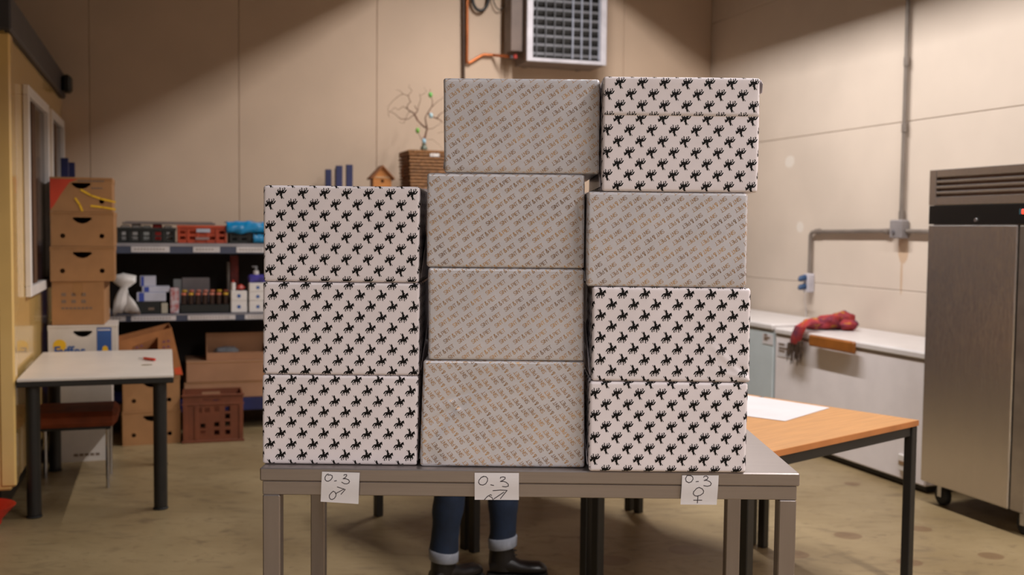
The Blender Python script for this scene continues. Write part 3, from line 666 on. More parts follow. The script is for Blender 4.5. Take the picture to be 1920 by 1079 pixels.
MB().prism(circ(-.14, H3 - .13, .04, 18), -.0012, -.0006).build('yellow_disc', m_yprint, b3); yp = MB(); yp.prism([(.08, .05), (.10, .10), (.115, .115), (.12, .155), (.135, .165), (.15, .155), (.155, .125), (.17, .11), (.178, .05)], -.0022, -.0014);
yp.build('banana_print', m_yprint, b3)
vs, fs = text_mesh('Fyffes', .085, .0022); wt = max(v.x for v in vs)
MB().add([(-.175 + v.x / wt * .19, -.0026, H3 - .195 + v.y) for v in vs], fs).build('lettering', m_print, b3)
wt_ = MB()
for i in range(7): wt_.box(.092 + i * .011, .1 + i * .011, -.0022, -.0016, H3 - .038, H3 - .028, .0002)
wt_.build('small_print', m_white, b3)
b4 = carton('plain brown carton printed with small symbols, on top of the white fruit box', aS - .03, WS + .01, lv[3], sw_ * .82, .42, lv[4] - lv[3] - .002, -2, None, (), group=g1, lid=False)
mk = MB(); h4 = lv[4] - lv[3]
for j in range(2):
    for i in range(3): mk.box(-.10 + i * .06, -.072 + i * .06, -.0012, -.0004, h4 * .5 + j * .045, h4 * .5 + j * .045 + .022, .0002)
for i in range(8): mk.box(-.10 + i * .024, -.082 + i * .024, -.0012, -.0004, h4 * .36, h4 * .36 + .014, .0002)
mk.build('printed_symbols', m_grey, b4)
MB().box(-.03, .03, -.0012, -.0004, h4 - .09, h4 - .01, .0002).build('tape', mat('brown tape', (150, 108, 66), .3), b4)
carton('brown box with hand hole and two round holes, third from the top beside the cabin', aS, WS, lv[4], sw_, .39, lv[5] - lv[4] - .002, .5, None, ('hand', 'dots'), group=g1)
carton('brown box with hand hole and two round holes, directly below the red-cornered box', aS + .002, WS, lv[5], sw_ * .985, .39, lv[6] - lv[5] - .002, -.5, None, ('hand', 'dots'), group=g1)
b7 = carton('brown box with red printed corner and yellow straps, topmost beside the cabin', aS - .002, WS, lv[6], sw_ * .965, .39, lv[7] - lv[6] - .002, 0, None, ('hand', 'rdot'), group=g1)
h7 = lv[7] - lv[6]; hw = sw_ * .965 / 2
MB().prism([(-hw, .01), (-hw, h7 - .014), (.0 - .02, h7 - .014), (-.07, h7 - .035), (-hw + .06, h7 - .12), (-hw + .02, h7 - .19)], -.0016, -.0006).build('red_corner', mat('red print', (196, 62, 34), .6), b7)
y_ = MB()
for pts in (((-.0, .14), (.06, .105), (.12, .085), (.205, .065)), ((.06, .038), (.13, .03), (.205, .018)), ((-.035, .085), (-.01, .045), (.005, .006))):
    y_.strokes([pts], lambda q: Vector((q[0], -.004, q[1])), .012); y_.strokes([pts], lambda q: Vector((q[0], -.0025, q[1])), .012)
y_.build('yellow_strap', m_yprint, b7)
mk = MB()
for i in range(9): mk.box(-.02 + i * .018, -.006 + i * .018, -.0012, -.0004, h7 - .03, h7 - .02, .0002)
for i in range(4): mk.box(.06 + i * .018, .074 + i * .018, -.0012, -.0004, h7 - .075, h7 - .065, .0002)
mk.build('small_print', m_grey, b7)
# floor pair beside the brown crate, leaning tray on top
p0 = onz(285, 834, 0); WF = p0.dot(V); aF = p0.dot(U); wF = hit(340, 800, WF)[0] - hit(231, 800, WF)[0]
g2 = 'brown boxes beside the crate'
hF = .242
carton('brown banana box on the floor beside the brown crate', aF, WF, 0, wF, .36, hF - .001, 4, None, ('hand', 'dots'), group=g2)
carton('brown banana box standing on the one beside the crate', aF + .0, WF + .002, hF, wF * .98, .36, hF - .002, 3, None, ('hand', 'dots'), group=g2)
# leaning orange printed tray
tr_ = rthing('fruit_tray', 'orange printed fruit tray lying tilted on the brown boxes', 'box', aF + .205, WF + .02, 2 * hF, 3)
tr_.rotation_euler[1] = math.radians(-0)
tm = MB(); tw, thh, td = .44, .40, .38
a_, z_ = hit(322, 615, WF); 
# front wall as a slanted panel with a large hand opening
pt = [(hit(x, y, WF + .02)[0] - (aF + .205), max(.002, hit(x, y, WF + .02)[1] - 2 * hF)) for x, y in ((226, 716), (343, 709), (322, 615), (222, 640))]
op = [(hit(x, y, WF + .02)[0] - (aF + .205), hit(x, y, WF + .02)[1] - 2 * hF) for x, y in ((247, 668), (296, 660), (296, 632), (248, 650))]
tm.prism(pt, 0, .006, 'y', [op]); tm.prism(pt, td, td + .006)
for i in range(4):
    p, q_ = pt[i], pt[(i + 1) % 4]; d = Vector((q_[0] - p[0], q_[1] - p[1])).normalized(); n_ = Vector((-d.y, d.x)) * .005
    if i != 2: tm.prism([p, q_, (q_[0] + n_.x, q_[1] + n_.y), (p[0] + n_.x, p[1] + n_.y)], .006, td)
tm.build('tray', m_card3, tr_)
rs = MB(); rs.prism([(pt[1][0] - .05, pt[1][1] + .003), (pt[1][0] - .002, pt[1][1] + .003), (pt[1][0] - .015, pt[1][1] + .06), (pt[1][0] - .06, pt[1][1] + .05)], -.0012, -.0004)
rs.prism([(pt[0][0] + .01, pt[0][1] + .004), (pt[1][0] - .11, pt[1][1] + .004), (pt[1][0] - .11, pt[1][1] + .03), (pt[0][0] + .01, pt[0][1] + .02)], -.0012, -.0004); rs.build('red_print', mat('orange red print', (206, 76, 34), .6), tr_)
mk = MB()
for i, (x, y) in enumerate(((-.09, .24), (-.12, .235), (-.09, .20), (-.12, .195), (-.30, .20), (-.27, .21), (-.24, .17))): mk.box(x - .01, x + .01, -.0012, -.0004, y, y + .016, .0002)
mk.build('printed_symbols', mat('violet print', (120, 70, 80), .6), tr_)['kind'] = 'stuff'
# brown bottle crate
p0 = onz(400, 830, 0); WC = p0.dot(V); ac = p0.dot(U); cw = hit(458, 780, WC)[0] - hit(345, 780, WC)[0]
m_crate = mat('brown crate plastic', (116, 62, 38), .5, var=.1)
cr = rthing('bottle_crate', 'brown plastic bottle crate with square holes on the floor', 'crate', ac, WC, 0, -1)
ch, cdp = .345, .32
def sq(x, z, w_=.018): return [(x - w_, z - w_), (x + w_, z - w_), (x + w_, z + w_), (x - w_, z + w_)]
hol = [sq(x, z) for x, z in ((-.04, .235), (.025, .24), (.10, .24), (.10, .185), (.10, .13), (.10, .07), (.025, .13), (.025, .07), (-.07, .12), (-.07, .07), (-.095, .235))]
hol.append([(-.075, .30), (.06, .30), (.055, .32), (-.07, .32)])
cm = MB(); cm.prism([(-cw / 2, .0), (cw / 2, .0), (cw / 2, ch), (-cw / 2, ch)], 0, .01, 'y', hol); cm.prism([(-cw / 2, .0), (cw / 2, .0), (cw / 2, ch), (-cw / 2, ch)], cdp - .01, cdp, 'y', hol)
for s in (-1, 1):
    cm.prism([(.01, 0), (cdp - .01, 0), (cdp - .01, ch), (.01, ch)], s * cw / 2, s * (cw / 2 - .01), 'x', [sq(.08, .1), sq(.16, .1), sq(.24, .1), sq(.08, .2), sq(.16, .2), sq(.24, .2)])
cm.box(-cw / 2 + .01, cw / 2 - .01, .01, cdp - .01, 0, .012, .002)
cm.build('body', m_crate, cr)
rb = MB(); rb.box(-cw / 2 - .008, cw / 2 + .008, -.008, -.0005, ch - .012, ch + .004, .003); rb.box(-cw / 2 - .008, cw / 2 + .008, -.006, -.0005, .272, .282, .002); rb.box(-cw / 2 - .008, cw / 2 + .008, -.008, -.0005, .0, .02, .003)
for x in (-cw / 2, cw / 2 - .03, -.13): rb.box(x, x + .03, -.007, -.0005, .02, .27, .003)
rb.build('rib', m_crate, cr)
# ------------------------------------------------------------------ shelving racks
WR = 8.35; RD = .62
def shelf_z(py, px=350): return hit(px, py, WR)[1]
Z1, Z2, Z0 = shelf_z(456.8), shelf_z(588.8), shelf_z(746, 472)
def rack(name, label, a0, a1, levels, top, back=True):
    o = rthing(name, label, 'shelving', a0, WR, 0, group='blue and grey shelving racks along the back wall'); L = a1 - a0
    for x in (0, L - .05):
        for y in (0, RD - .04): 
            MB().box(x, x + .05, y, y + .04, 0, top, .002).build('upright', m_blue, o)
        br = MB()
        for k in range(5): br.tube([(x + .02, .045, .2 + k * .36), (x + .02, RD - .045, .45 + k * .36)], .006, 6)
        br.build('brace', m_shelf, o)
    for z, lip, m in levels:
        s = MB(); s.box(.052, L - .052, .002, RD - .002, z - .006, z, .001); s.box(-.0, L, -.018, -.0005, z - lip, z + .001, .001); so = s.build('shelf', m, o)
        MB().box(.055, L - .055, .004, .03, z - lip, z - .007, .001).build('shelf_beam', m_shelf, o)
    if back: MB().box(.052, L - .052, RD - .012, RD - .006, .1, levels[0][0] - .08, .001).build('back_panel', mat('dark back panel', (38, 30, 25), .8, var=.1), o)
    return o
A0 = -.715; A1 = 1.315
r1 = rack('shelving_rack', 'grey shelving with white label strips, left of the boxes', A0, A1, ((Z1, .075, m_bluegrey), (Z2, .052, m_bluegrey), (Z0, .09, m_blue)), 2.03)
r2 = rack('shelving_rack', 'blue shelving rack carrying the birdhouse and the wicker basket', A1 + .03, 4.2, ((1.86, .06, m_shelf), (1.2, .06, m_shelf), (.7, .06, m_shelf), (.2, .06, m_shelf)), 2.04, False)
# grey upper strip and white label holders on the shelf edges
for z, lips, hgt, zo in ((Z1, ((246, 318), (362, 412), (443, 500)), .042, -.066), (Z2, ((205, 236), (246, 330), (352, 441), (459, 520)), .034, -.046)):
    MB().box(0, A1 - A0, -.0205, -.0188, z - .022 if zo < -.05 else z - .008, z + .001, .0004).build('edge_strip', mat('light grey edge', (150, 146, 150), .5), r1)
    for x0, x1 in lips:
        py = 466 if z == Z1 else 594
        a0 = hit(x0, py, WR)[0] - A0; a1 = hit(x1, py, WR)[0] - A0
        s = MB().box(a0, a1, -.0215, -.0192, z + zo, z + zo + hgt, .0004)
        n = int((a1 - a0) / .022); s.mi = 1
        for k in range(1, n - 1): s.box(a0 + k * .022, a0 + k * .022 + .013, -.0221, -.0216, z + zo + hgt * .4, z + zo + hgt * .62, .0002)
        s.build('label_strip', [mat('label white', (206, 200, 200), .6), m_grey], r1)
# helper for things on a shelf: pixel span -> size at hall depth w
def span(x0, x1, y, w): return hit(x0, y, w)[0], hit(x1, y, w)[0]
def crate(label, x0, x1, ytop, w, z, m, depth=.4, name='plastic_crate', group='plastic crates on the upper shelf'):
    a0, a1 = span(x0, x1, ytop, w); h = hit(x0, ytop, w)[1] - z; L = a1 - a0
    o = rthing(name, label, 'crate', a0, w, z, group=group); t = .008; mb = MB()
    n = max(3, int(L / .07)); hs = []
    for i in range(n):
        cx = (i + .5) * L / n
        for zz_ in (.3, .62): hs.append([(cx - .02, h * zz_ - .012), (cx + .02, h * zz_ - .012), (cx + .02, h * zz_ + .012), (cx - .02, h * zz_ + .012)])
    out = [(0, 0), (L, 0), (L, h), (0, h)]
    mb.prism(out, 0, t, 'y', hs); mb.prism(out, depth - t, depth); mb.box(0, t, t, depth - t, 0, h, .001); mb.box(L - t, L, t, depth - t, 0, h, .001); mb.box(t, L - t, t, depth - t, 0, t, .001)
    mb.build('body', m, o)
    rb = MB(); rb.box(-.006, L + .006, -.008, -.0005, h - .02, h + .002, .002)
    for i in range(n + 1): x = i * (L - .012) / n; rb.box(x, x + .012, -.006, -.0005, .004, h - .021, .001)
    rb.build('rim', m, o); return o, a0, L, h
ZS1 = Z1 + .002; ZS2 = Z2 + .002; w1 = WR + .03
m_bk = mat('black crate plastic', (28, 30, 28), .5, var=.1); m_rc = mat('red crate plastic', (178, 66, 34), .5, var=.1)
def blob(name, label, cat, a, w, z, r, m, wob=.35, sd=0, group=None, sub=(16, 10)):
    o = MB().ell((0, 0, r[2]), r, sub[0], sub[1], wob, sd).build(name, m, None, 70); o.location = R(a, w, z); o.rotation_euler = (0, 0, TH)
    return tag(o, label, cat, group)
oc, a0, L, h = crate('black slatted crate filled with white items on the upper shelf', 219, 329, 427, w1, ZS1, m_bk)
gi = 'items in the black crate'
for i, (fx_, c_, k) in enumerate(((.13, (214, 208, 205), 'white package poking out at the left end of the black crate'), (.32, (206, 200, 196), 'white package second from left in the black crate'), (.50, (190, 190, 186), 'grey white package in the middle of the black crate'), (.68, (176, 40, 36), 'red and white package in the black crate'), (.87, (216, 210, 206), 'white package at the right end of the black crate'))):
    o = rthing('package', k, 'package', a0 + L * fx_, w1 + .08, ZS1 + .009, random.uniform(-3, 3), gi)
    MB().box(-.034, .034, 0, .12, 0, h + .010 + .012 * (i % 2), .012).build('wrapper', mat(f'package {i}', c_, .5, var=.1), o)
ocr, a0r, Lr, hr_ = crate('red plastic crate on the upper shelf between two black crates', 333, 425, 423, w1, ZS1, m_rc)
MB().box(Lr * .38, Lr * .66, -.0105, -.0085, hr_ * .62, hr_ * .82, .0005).build('label', mat('crate label', (170, 176, 190), .5), ocr)
MB().box(Lr * .36, Lr * .64, -.0105, -.0085, hr_ * .2, hr_ * .34, .0005).build('printed_label', mat('crate print', (150, 120, 116), .5), ocr)
crate('black crate under the blue plastic bag on the upper shelf', 431, 520, 429, w1, ZS1, m_bk)
# the flat grey lid over the first two crates
z_l = max(h, hr_) + ZS1 + .006; a0, a1 = span(229, 404, 416, w1 + .05)
o = rthing('flat_lid', 'flat grey lid lying across the black and red crates', 'lid', a0, w1 + .04, z_l)
MB().box(0, a1 - a0, 0, .3, 0, .016, .005).build('plate', mat('grey lid', (122, 110, 106), .5), o); MB().box(.02, a1 - a0 - .02, .02, .28, .0165, .022, .002).build('ridge', mat('grey lid', (122, 110, 106), .5), o)
# blue plastic bag draped over the right black crate
m_bag = mat('blue plastic film', (20, 134, 192), .25, var=.15, scale=9, bump=.6, bscale=12, coat=.4)
def drape(name, label, cat, a, w, z, prof, width, m, depth=.3, sd=0, n=26):
    """crumpled sheet: prof = (y, z) line repeated across the width"""
    vs = []; fs = []; k = len(prof)
    for i in range(n + 1):
        t = i / n
        for j, (y, zz_) in enumerate(prof):
            q = Vector((t * 6 + sd, j * .8, sd)); n1 = noise.noise(q) ; n2 = noise.noise(q + Vector((7, 3, 1)))
            vs.append((t * width + .008 * n2, y - abs(n1) * .02, zz_ + .016 * n1))
    for i in range(n):
        for j in range(k - 1): fs.append((i * k + j, (i + 1) * k + j, (i + 1) * k + j + 1, i * k + j + 1))
    o = MB().add(vs, fs).build(name, m, None, 60); s = o.modifiers.new('thick', 'SOLIDIFY'); s.thickness = .002
    o.location = R(a, w, z); o.rotation_euler = (0, 0, TH); return tag(o, label, cat)
a0, a1 = span(424, 530, 415, w1)
hz_ = hit(460, 419, w1)[1] - ZS1
bag1 = drape('plastic_bag', 'bright blue plastic bag draped over the black crate beside the red one', 'bag', a0, w1 - .012, ZS1,
      [(-.004, hz_ - .075), (-.005, hz_ - .045), (-.006, hz_ - .02), (.0, hz_ + .0), (.05, hz_ + .015), (.12, hz_ + .005), (.2, hz_ + .012), (.3, hz_)], a1 - a0, m_bag, sd=3)
a0_, a1_ = span(474, 530, 430, w1)
bag2 = drape('hanging_corner', None, None, a0_, w1 - .04, ZS1,
      [(-.004, .004), (-.006, .03), (-.004, .05), (-.003, hz_ - .09), (-.001, hz_ - .085)], a1_ - a0_, m_bag, sd=9)
bag2.parent = bag1; bag2.location = (a0_ - a0, -.028, 0); bag2.rotation_euler = (0, 0, 0)
# lower shelf
w2_ = WR + .03
def pbox(name, label, cat, x0, x1, ytop, z, m, w=None, depth=.15, group=None, dr=0, c=.004, ybot=None):
    w = w or w2_; a0, a1 = span(x0, x1, ytop, w); zt = hit((x0 + x1) / 2, ytop, w)[1]
    o = rthing(name, label, cat, a0, w, z, dr, group); MB().box(0, a1 - a0, 0, depth, 0, zt - z, c).build('body', m, o); return o, a1 - a0, zt - z
# white bag
a0, a1 = span(212, 262, 560, WR - .05); wc_ = WR - .026
zb = hit(236, 590, wc_)[1]; zt = hit(236, 512, wc_)[1]
bg = rthing('plastic_bag', 'crumpled white plastic bag hanging over the lower shelf edge', 'bag', *(hit(238, 545, wc_)[0], wc_), zb)
hb = zt - zb; k = MB()
k.loft([((x, y, hb * t), (rx, 0, 0), (0, ry, 0)) for x, y, t, rx, ry in ((-.06, -.02, .0, .02, .006), (-.055, -.03, .08, .045, .02), (-.05, -.03, .3, .042, .025), (-.03, -.03, .5, .03, .022), (-.015, -.025, .66, .028, .02), (-.01, -.025, .78, .085, .03), (-.02, -.02, .92, .085, .03), (-.035, -.02, 1, .02, .01))], 18)
k.loft([((x, y, hb * t), (rx, 0, 0), (0, ry, 0)) for x, y, t, rx, ry in ((.05, -.03, .02, .045, .008), (.045, -.035, .1, .05, .02), (.02, -.03, .3, .035, .022), (.0, -.025, .5, .02, .016), (-.01, -.02, .7, .03, .02))], 18)
for v in k.v: d = noise.noise_vector(v * 26) * .022 + noise.noise_vector(v * 60) * .008; v += d
bo = k.build('bag', mat('white plastic film', (214, 208, 204), .35, var=.08, scale=12, bump=.5, bscale=14), bg, 70)
blob('plastic_bag', 'small white bag squeezed between the cardboard stack and the lower shelf', 'bag', hit(199, 575, WR - .06)[0], WR - .085, hit(205, 600, WR - .06)[1], (.024, .022, .07), mat('white plastic film', (214, 208, 204)), sd=5)
o, L, h = pbox('shallow_tray', 'shallow black tray under the white packs on the lower shelf', 'tray', 256, 300, 566, ZS2, m_bk, depth=.3, c=.004)
MB().box(L * .5, L * .75, -.003, -.0005, h * .3, h * .5, .0003).build('label', m_grey, o)
zt = ZS2 + h + .001; gp = 'white packs on the lower shelf'
for (x0, x1, y0, dep, lab, w_) in ((256, 311, 549, .2, 'white pack with blue end, lowest in the pile on the black tray', w2_), (266, 318, 538, .2, 'white pack with blue stripe, middle of the pile on the black tray', w2_ + .015), (262, 292, 518, .15, 'pale blue-white pack lying on top of the pile on the black tray', w2_ + .04)):
    o, L, h = pbox('paper_pack', lab, 'pack', x0, x1, y0, zt, mat('pack white', (190, 190, 204), .5), w=w_, depth=dep, group=gp)
    MB().box(L * .08, L * .26, -.0015, -.0003, .002, h - .002, .0003).build('blue_band', mat('pack blue', (52, 72, 160), .5), o); zt += h + .0012
o, L, h = pbox('small_carton', 'small cream carton wedged beside the black tray on the lower shelf', 'carton', 302, 314, 569, ZS2, mat('cream card', (176, 168, 150), .7), depth=.1)
o, L, h = pbox('small_carton', 'small red and white carton right of the white packs', 'carton', 319, 335, 541, ZS2, mat('red white card', (170, 80, 76), .6, col2=(196, 190, 196), scale=30), depth=.12)
o, L, h = pbox('document_folder', 'pale grey folder standing behind the jars on the lower shelf', 'folder', 341, 393, 521, ZS2, mat('grey board', (150, 144, 148), .6), w=w2_ + .30, depth=.03)
o, L, h = pbox('document_folder', 'white folder leaning left of the grey folder on the lower shelf', 'folder', 325, 340, 524, ZS2, mat('pale board', (170, 176, 180), .6), w=w2_ + .30, depth=.04)
# tray with jars
o, L, h = pbox('bottle_tray', 'dark tray holding a double row of pink-capped jars', 'tray', 338, 430, 572, ZS2, m_bk, depth=.26)
a0, a1 = span(338, 430, 570, w2_); zt0 = hit(380, 551, w2_)[1]
cols = [(206, 120, 92), (214, 168, 60), (196, 110, 90), (190, 120, 100), (206, 130, 110)]
names_ = ['leftmost', 'second from left', 'third from left', 'fourth from left', 'third from right', 'second from right', 'rightmost']
for j, rw in enumerate(('front row', 'back row')):
    for i in range(7):
        cx = a0 + (i + .5) * (a1 - a0) / 7 + (j * .008); y = w2_ + .04 + j * .07
        jar = rthing('jar', f'small dark jar with pink cap, {names_[i]} in the {rw} of the tray', 'jar', cx, y, ZS2 + h + .001, group='jars in the dark tray')
        hj = zt0 - ZS2 - h - .014 + j * .02
        MB().cyl(0, 0, 0, hj, .021, 14, .003).build('glass', mat('dark jar', (46, 30, 26), .25), jar, 40)
        MB().cyl(0, 0, hj + .0005, hj + .016, .019, 14, .002).build('cap', mat('jar cap %d' % ((i + j) % 5), cols[(i + j) % 5], .4), jar, 40)
# tall red box, spray bottle, white boxes
o, L, h = pbox('tall_carton', 'tall dark red carton standing at the back of the lower shelf', 'carton', 432, 447, 480, ZS2, mat('dark red card', (120, 34, 26), .55, var=.25, scale=14), w=w2_ + .3, depth=.08)
o, L, h = pbox('tall_carton', 'narrow grey carton left of the tall dark red one', 'carton', 426, 431, 492, ZS2, mat('grey card', (140, 132, 126), .6), w=w2_ + .3, depth=.08)
gw = 'white cartons on the lower shelf'
zt = ZS2
for y0, lab in ((565, 'white carton with blue dot, lower of the pair beside the jars'), (546, 'white carton with blue dot, upper of the pair beside the jars')):
    o, L, h = pbox('white_carton', lab, 'carton', 433, 463, y0, zt, m_white, w=w2_, depth=.14, group=gw); MB().prism(circ(L / 2, h / 2, .014), -.0015, -.0003).build('blue_dot', m_print, o); zt += h + .001
zt_w = zt; zt = ZS2
for y0, lab in ((565, 'white carton nearest the wrapped boxes on the lower shelf, lowest of three'), (548, 'white carton nearest the wrapped boxes on the lower shelf, middle of three'), (531, 'white carton nearest the wrapped boxes on the lower shelf, topmost of three')):
    o, L, h = pbox('white_carton', lab, 'carton', 467, 500, y0, zt, m_white, w=w2_, depth=.14, group=gw); MB().prism(circ(L / 2, h / 2, .013), -.0015, -.0003).build('blue_dot', m_print, o); zt += h + .001
o, L, h = pbox('bag_of_sweets', 'violet blue packet on top of the white cartons', 'packet', 466, 498, 516, zt, mat('violet packet', (70, 60, 150), .4, var=.25, scale=20), depth=.1, c=.012)
zt2 = zt + h + .001; sb = rthing('spray_bottle', 'small white pump bottle on the violet packet', 'bottle', hit(481, 505, w2_)[0], w2_ + .05, zt2)
MB().cyl(0, 0, 0, .03, .022, 14).build('bottle', m_white, sb, 40); k = MB(); k.cyl(0, 0, .0305, .055, .01, 10); k.box(-.03, .012, -.008, .008, .056, .066, .002); k.build('pump', mat('grey pump', (150, 150, 155), .4), sb, 40)
blob('bag_of_bread', 'small red packet lying on the pair of white cartons', 'packet', hit(452, 540, w2_)[0], w2_ + .07, zt_w, (.035, .05, .022), mat('red packet', (184, 60, 44), .4), sd=2)
sb2 = rthing('white_bottle', 'small white bottle standing beside the red packet', 'bottle', hit(438, 538, w2_)[0], w2_ + .05, zt_w); MB().cyl(0, 0, 0, .06, .018, 14, .004).build('bottle', m_white, sb2, 40); MB().cyl(0, 0, .0605, .08, .009, 12).build('cap', m_red, sb2, 40)
# bottom shelf cartons
zt = Z0 + .002; g3 = 'wide cartons on the bottom shelf'
for x0, x1, y0, lab in ((345, 530, 716, 'wide flat brown carton lying on the bottom shelf'), (349, 528, 678, 'wide brown carton on top of the flat one on the bottom shelf')):
    o, L, h = pbox('wide_carton', lab, 'box', x0, x1, y0, zt, m_card2, w=WR + .02, depth=.45, group=g3)
    k = MB(); k.box(.002, L - .002, -.002, -.0003, h - .008, h - .001, .0003); k.build('lid_edge', m_card, o); zt += h + .001
a0, a1 = span(386, 500, 640, WR + .22); h = hit(430, 625, WR + .22)[1] - zt
o = rthing('open_carton', 'open brown carton with a crumpled bag, at the back above the wide cartons', 'box', a0, WR + .1, zt, 0)
k = MB(); L = a1 - a0
k.box(0, L, .16, .166, 0, h, .001); k.prism([(0, 0), (.16, 0), (.16, h), (.04, h * .55)], 0, .005, 'x'); k.prism([(0, 0), (.16, 0), (.16, h), (.04, h * .55)], L - .005, L, 'x'); k.box(0, L, 0, .005, 0, h * .3, .001); k.box(.005, L - .005, .005, .16, 0, .005, .001)
k.build('body', m_card2, o)
k = MB(); k.ell((L * .32, .07, h * .28), (.09, .05, .04), 16, 9, .5, 4); k.build('bag', mat('clear film', (120, 122, 128), .2), o, 60)
# ------------------------------------------------------------------ top of the second rack: birdhouse, basket, twigs with eggs
ZB = 1.862; WBs = WR + .12
m_pine = mat('orange pine', (186, 118, 52), .6, var=.1, scale=6, stretch=(1, 1, 8)); m_pined = mat('dark pine', (140, 84, 40), .7)
a0, a1 = span(700, 734, 335, WBs); zr = hit(716, 331, WBs)[1]; zp = hit(716, 310, WBs)[1]
bh = rthing('birdhouse', 'small orange pine birdhouse with pitched roof on the high shelf', 'birdhouse', (a0 + a1) / 2, WBs, ZB)
hw_ = (a1 - a0) / 2; he = zr - ZB; hp = zp - ZB
MB().prism([(-hw_, 0), (hw_, 0), (hw_, he), (0, hp - .012), (-hw_, he)], 0, .14, 'y', [circ(0, he * .62, .014)]).build('body', m_pine, bh)
k = MB()
for s in (-1, 1): k.prism([(0, hp), (s * (hw_ + .022), he - .012), (s * (hw_ + .022), he - .026), (0, hp - .013)], -.025, .16)
k.build('roof', m_pined, bh); MB().box(-hw_ * .8, hw_ * .8, -.004, -.0003, he - .012, he - .002, .0005).build('strip', mat('pale strip', (196, 160, 120), .6), bh)
# wicker basket
a0, a1 = span(769, 850, 320, WBs); zt = hit(800, 282, WBs)[1]; L = a1 - a0; hB = zt - ZB; D = .34
bk = rthing('wicker_basket', 'brown wicker basket with hinged lid on the high shelf', 'basket', a0, WBs, ZB)
m_wick = mat('wicker', (150, 104, 62), .7, var=.25, scale=40, stretch=(1, 1, 3), bump=.5, bscale=60)
k = MB(); n = 11
for i in range(n):
    z = .012 + i * (hB - .05) / (n - 1) ; out = i * .0012
    pts = [(-out, -out), (L + out, -out), (L + out, D + out), (-out, D + out)]
    loop = []
    for e in range(4):
        p, q_ = Vector(pts[e]), Vector(pts[(e + 1) % 4])
        m_ = 14
        for s_i in range(m_):
            t = s_i / m_; x = p.lerp(q_, t); d = (q_ - p).normalized(); nn = Vector((d.y, -d.x)) * .004 * (1 if (s_i + i) % 2 else -1)
            loop.append((x.x + nn.x, x.y + nn.y, z))
    k.tube(loop + [loop[0]], .011, 6, False)
k.build('weave', m_wick, bk, 50)
k = MB(); k.box(.004, L - .004, .004, D - .004, 0, hB - .03, .003); k.build('lining', mat('wicker core', (112, 74, 44), .8), bk)
k = MB(); k.box(-.02, L + .02, -.02, D + .02, hB - .028, hB, .008)
for i in range(18): k.tube([(-.015 + i * (L + .03) / 17, -.021, hB - .026), (-.015 + i * (L + .03) / 17, -.021, hB - .002)], .007, 6)
k.build('lid', m_wick, bk, 40)
MB().tube([(-.012, .1, hB * .62), (-.035, .1, hB * .60), (-.042, .12, hB * .45), (-.035, .14, hB * .32), (-.012, .14, hB * .3)], .008, 8).build('handle', m_pined, bk, 50)
MB().box(L * .44, L * .66, -.0245, -.0225, hB - .05, hB - .024, .001).build('label', m_white, bk)
# twigs
wT = WBs + .12; aT, zT = hit(795, 279, wT); zT = ZB + hB + .001
tw_ = rthing('twig_branch', 'bare twisted twig branch in a small vase on the wicker basket', 'branch', aT, wT, zT)
def T(px, py, dy=0): a, z = hit(px, py, wT + dy); return Vector((a - aT, dy, z - zT))
MB().tube([(0, 0, 0), (0, 0, .006), (0, 0, .03), (0, 0, .045), (0, 0, .06)], [.02, .028, .03, .016, .02], 14).build('vase', mat('grey green vase', (110, 118, 104), .4), tw_, 50)
m_twig = mat('twig bark', (104, 70, 52), .8, var=.15)
k = MB()
brs = [([(795, 275), (799, 250), (800, 235), (797, 222), (803, 210)], .009), ([(799, 240), (790, 234), (783, 225), (778, 215), (783, 207), (777, 198)], .008), ([(783, 226), (775, 212), (767, 207), (762, 203), (765, 196), (770, 190)], .006),
       ([(778, 215), (765, 224), (752, 223), (742, 215), (730, 208), (728, 214), (730, 220)], .0035), ([(765, 204), (756, 200), (748, 206), (740, 202), (733, 208)], .003), ([(770, 192), (766, 180), (756, 176), (745, 182), (737, 188), (728, 200), (727, 210)], .003), ([(756, 176), (748, 170), (742, 168)], .002), ([(766, 180), (772, 170), (766, 164), (768, 158)], .0025),
       ([(803, 212), (808, 218), (818, 222), (826, 226), (831, 231)], .006), ([(818, 222), (825, 214), (832, 210), (840, 206)], .005), ([(803, 210), (810, 200), (811, 190), (808, 178), (806, 168)], .004), ([(800, 243), (810, 241), (820, 236), (828, 228)], .003), ([(797, 255), (789, 262), (785, 250), (787, 240)], .003), ([(810, 200), (820, 190), (828, 186), (836, 178)], .003), ([(770, 208), (764, 214), (758, 232), (748, 228)], .0025), ([(800, 262), (812, 262), (824, 272), (830, 280)], .0018), ([(820, 250), (835, 246)], .002), ([(788, 180), (800, 172), (794, 164)], .0018), ([(783, 207), (786, 195), (789, 184), (786, 176)], .003)]
for i, (pts, r) in enumerate(brs):
    P_ = [T(x, y, .06 * math.sin(i * 1.7) * (j / len(pts))) for j, (x, y) in enumerate(pts)]
    # smooth wiggle
    Q_ = []
    for j in range(len(P_) - 1):
        for s_i in range(3): Q_.append(P_[j].lerp(P_[j + 1], s_i / 3) + Vector((random.uniform(-1, 1), random.uniform(-1, 1), random.uniform(-1, 1))) * .003)
    Q_.append(P_[-1]); k.tube(Q_, [r * (1 - .65 * j / len(Q_)) for j in range(len(Q_))], 6)
k.build('twigs', m_twig, tw_, 60)
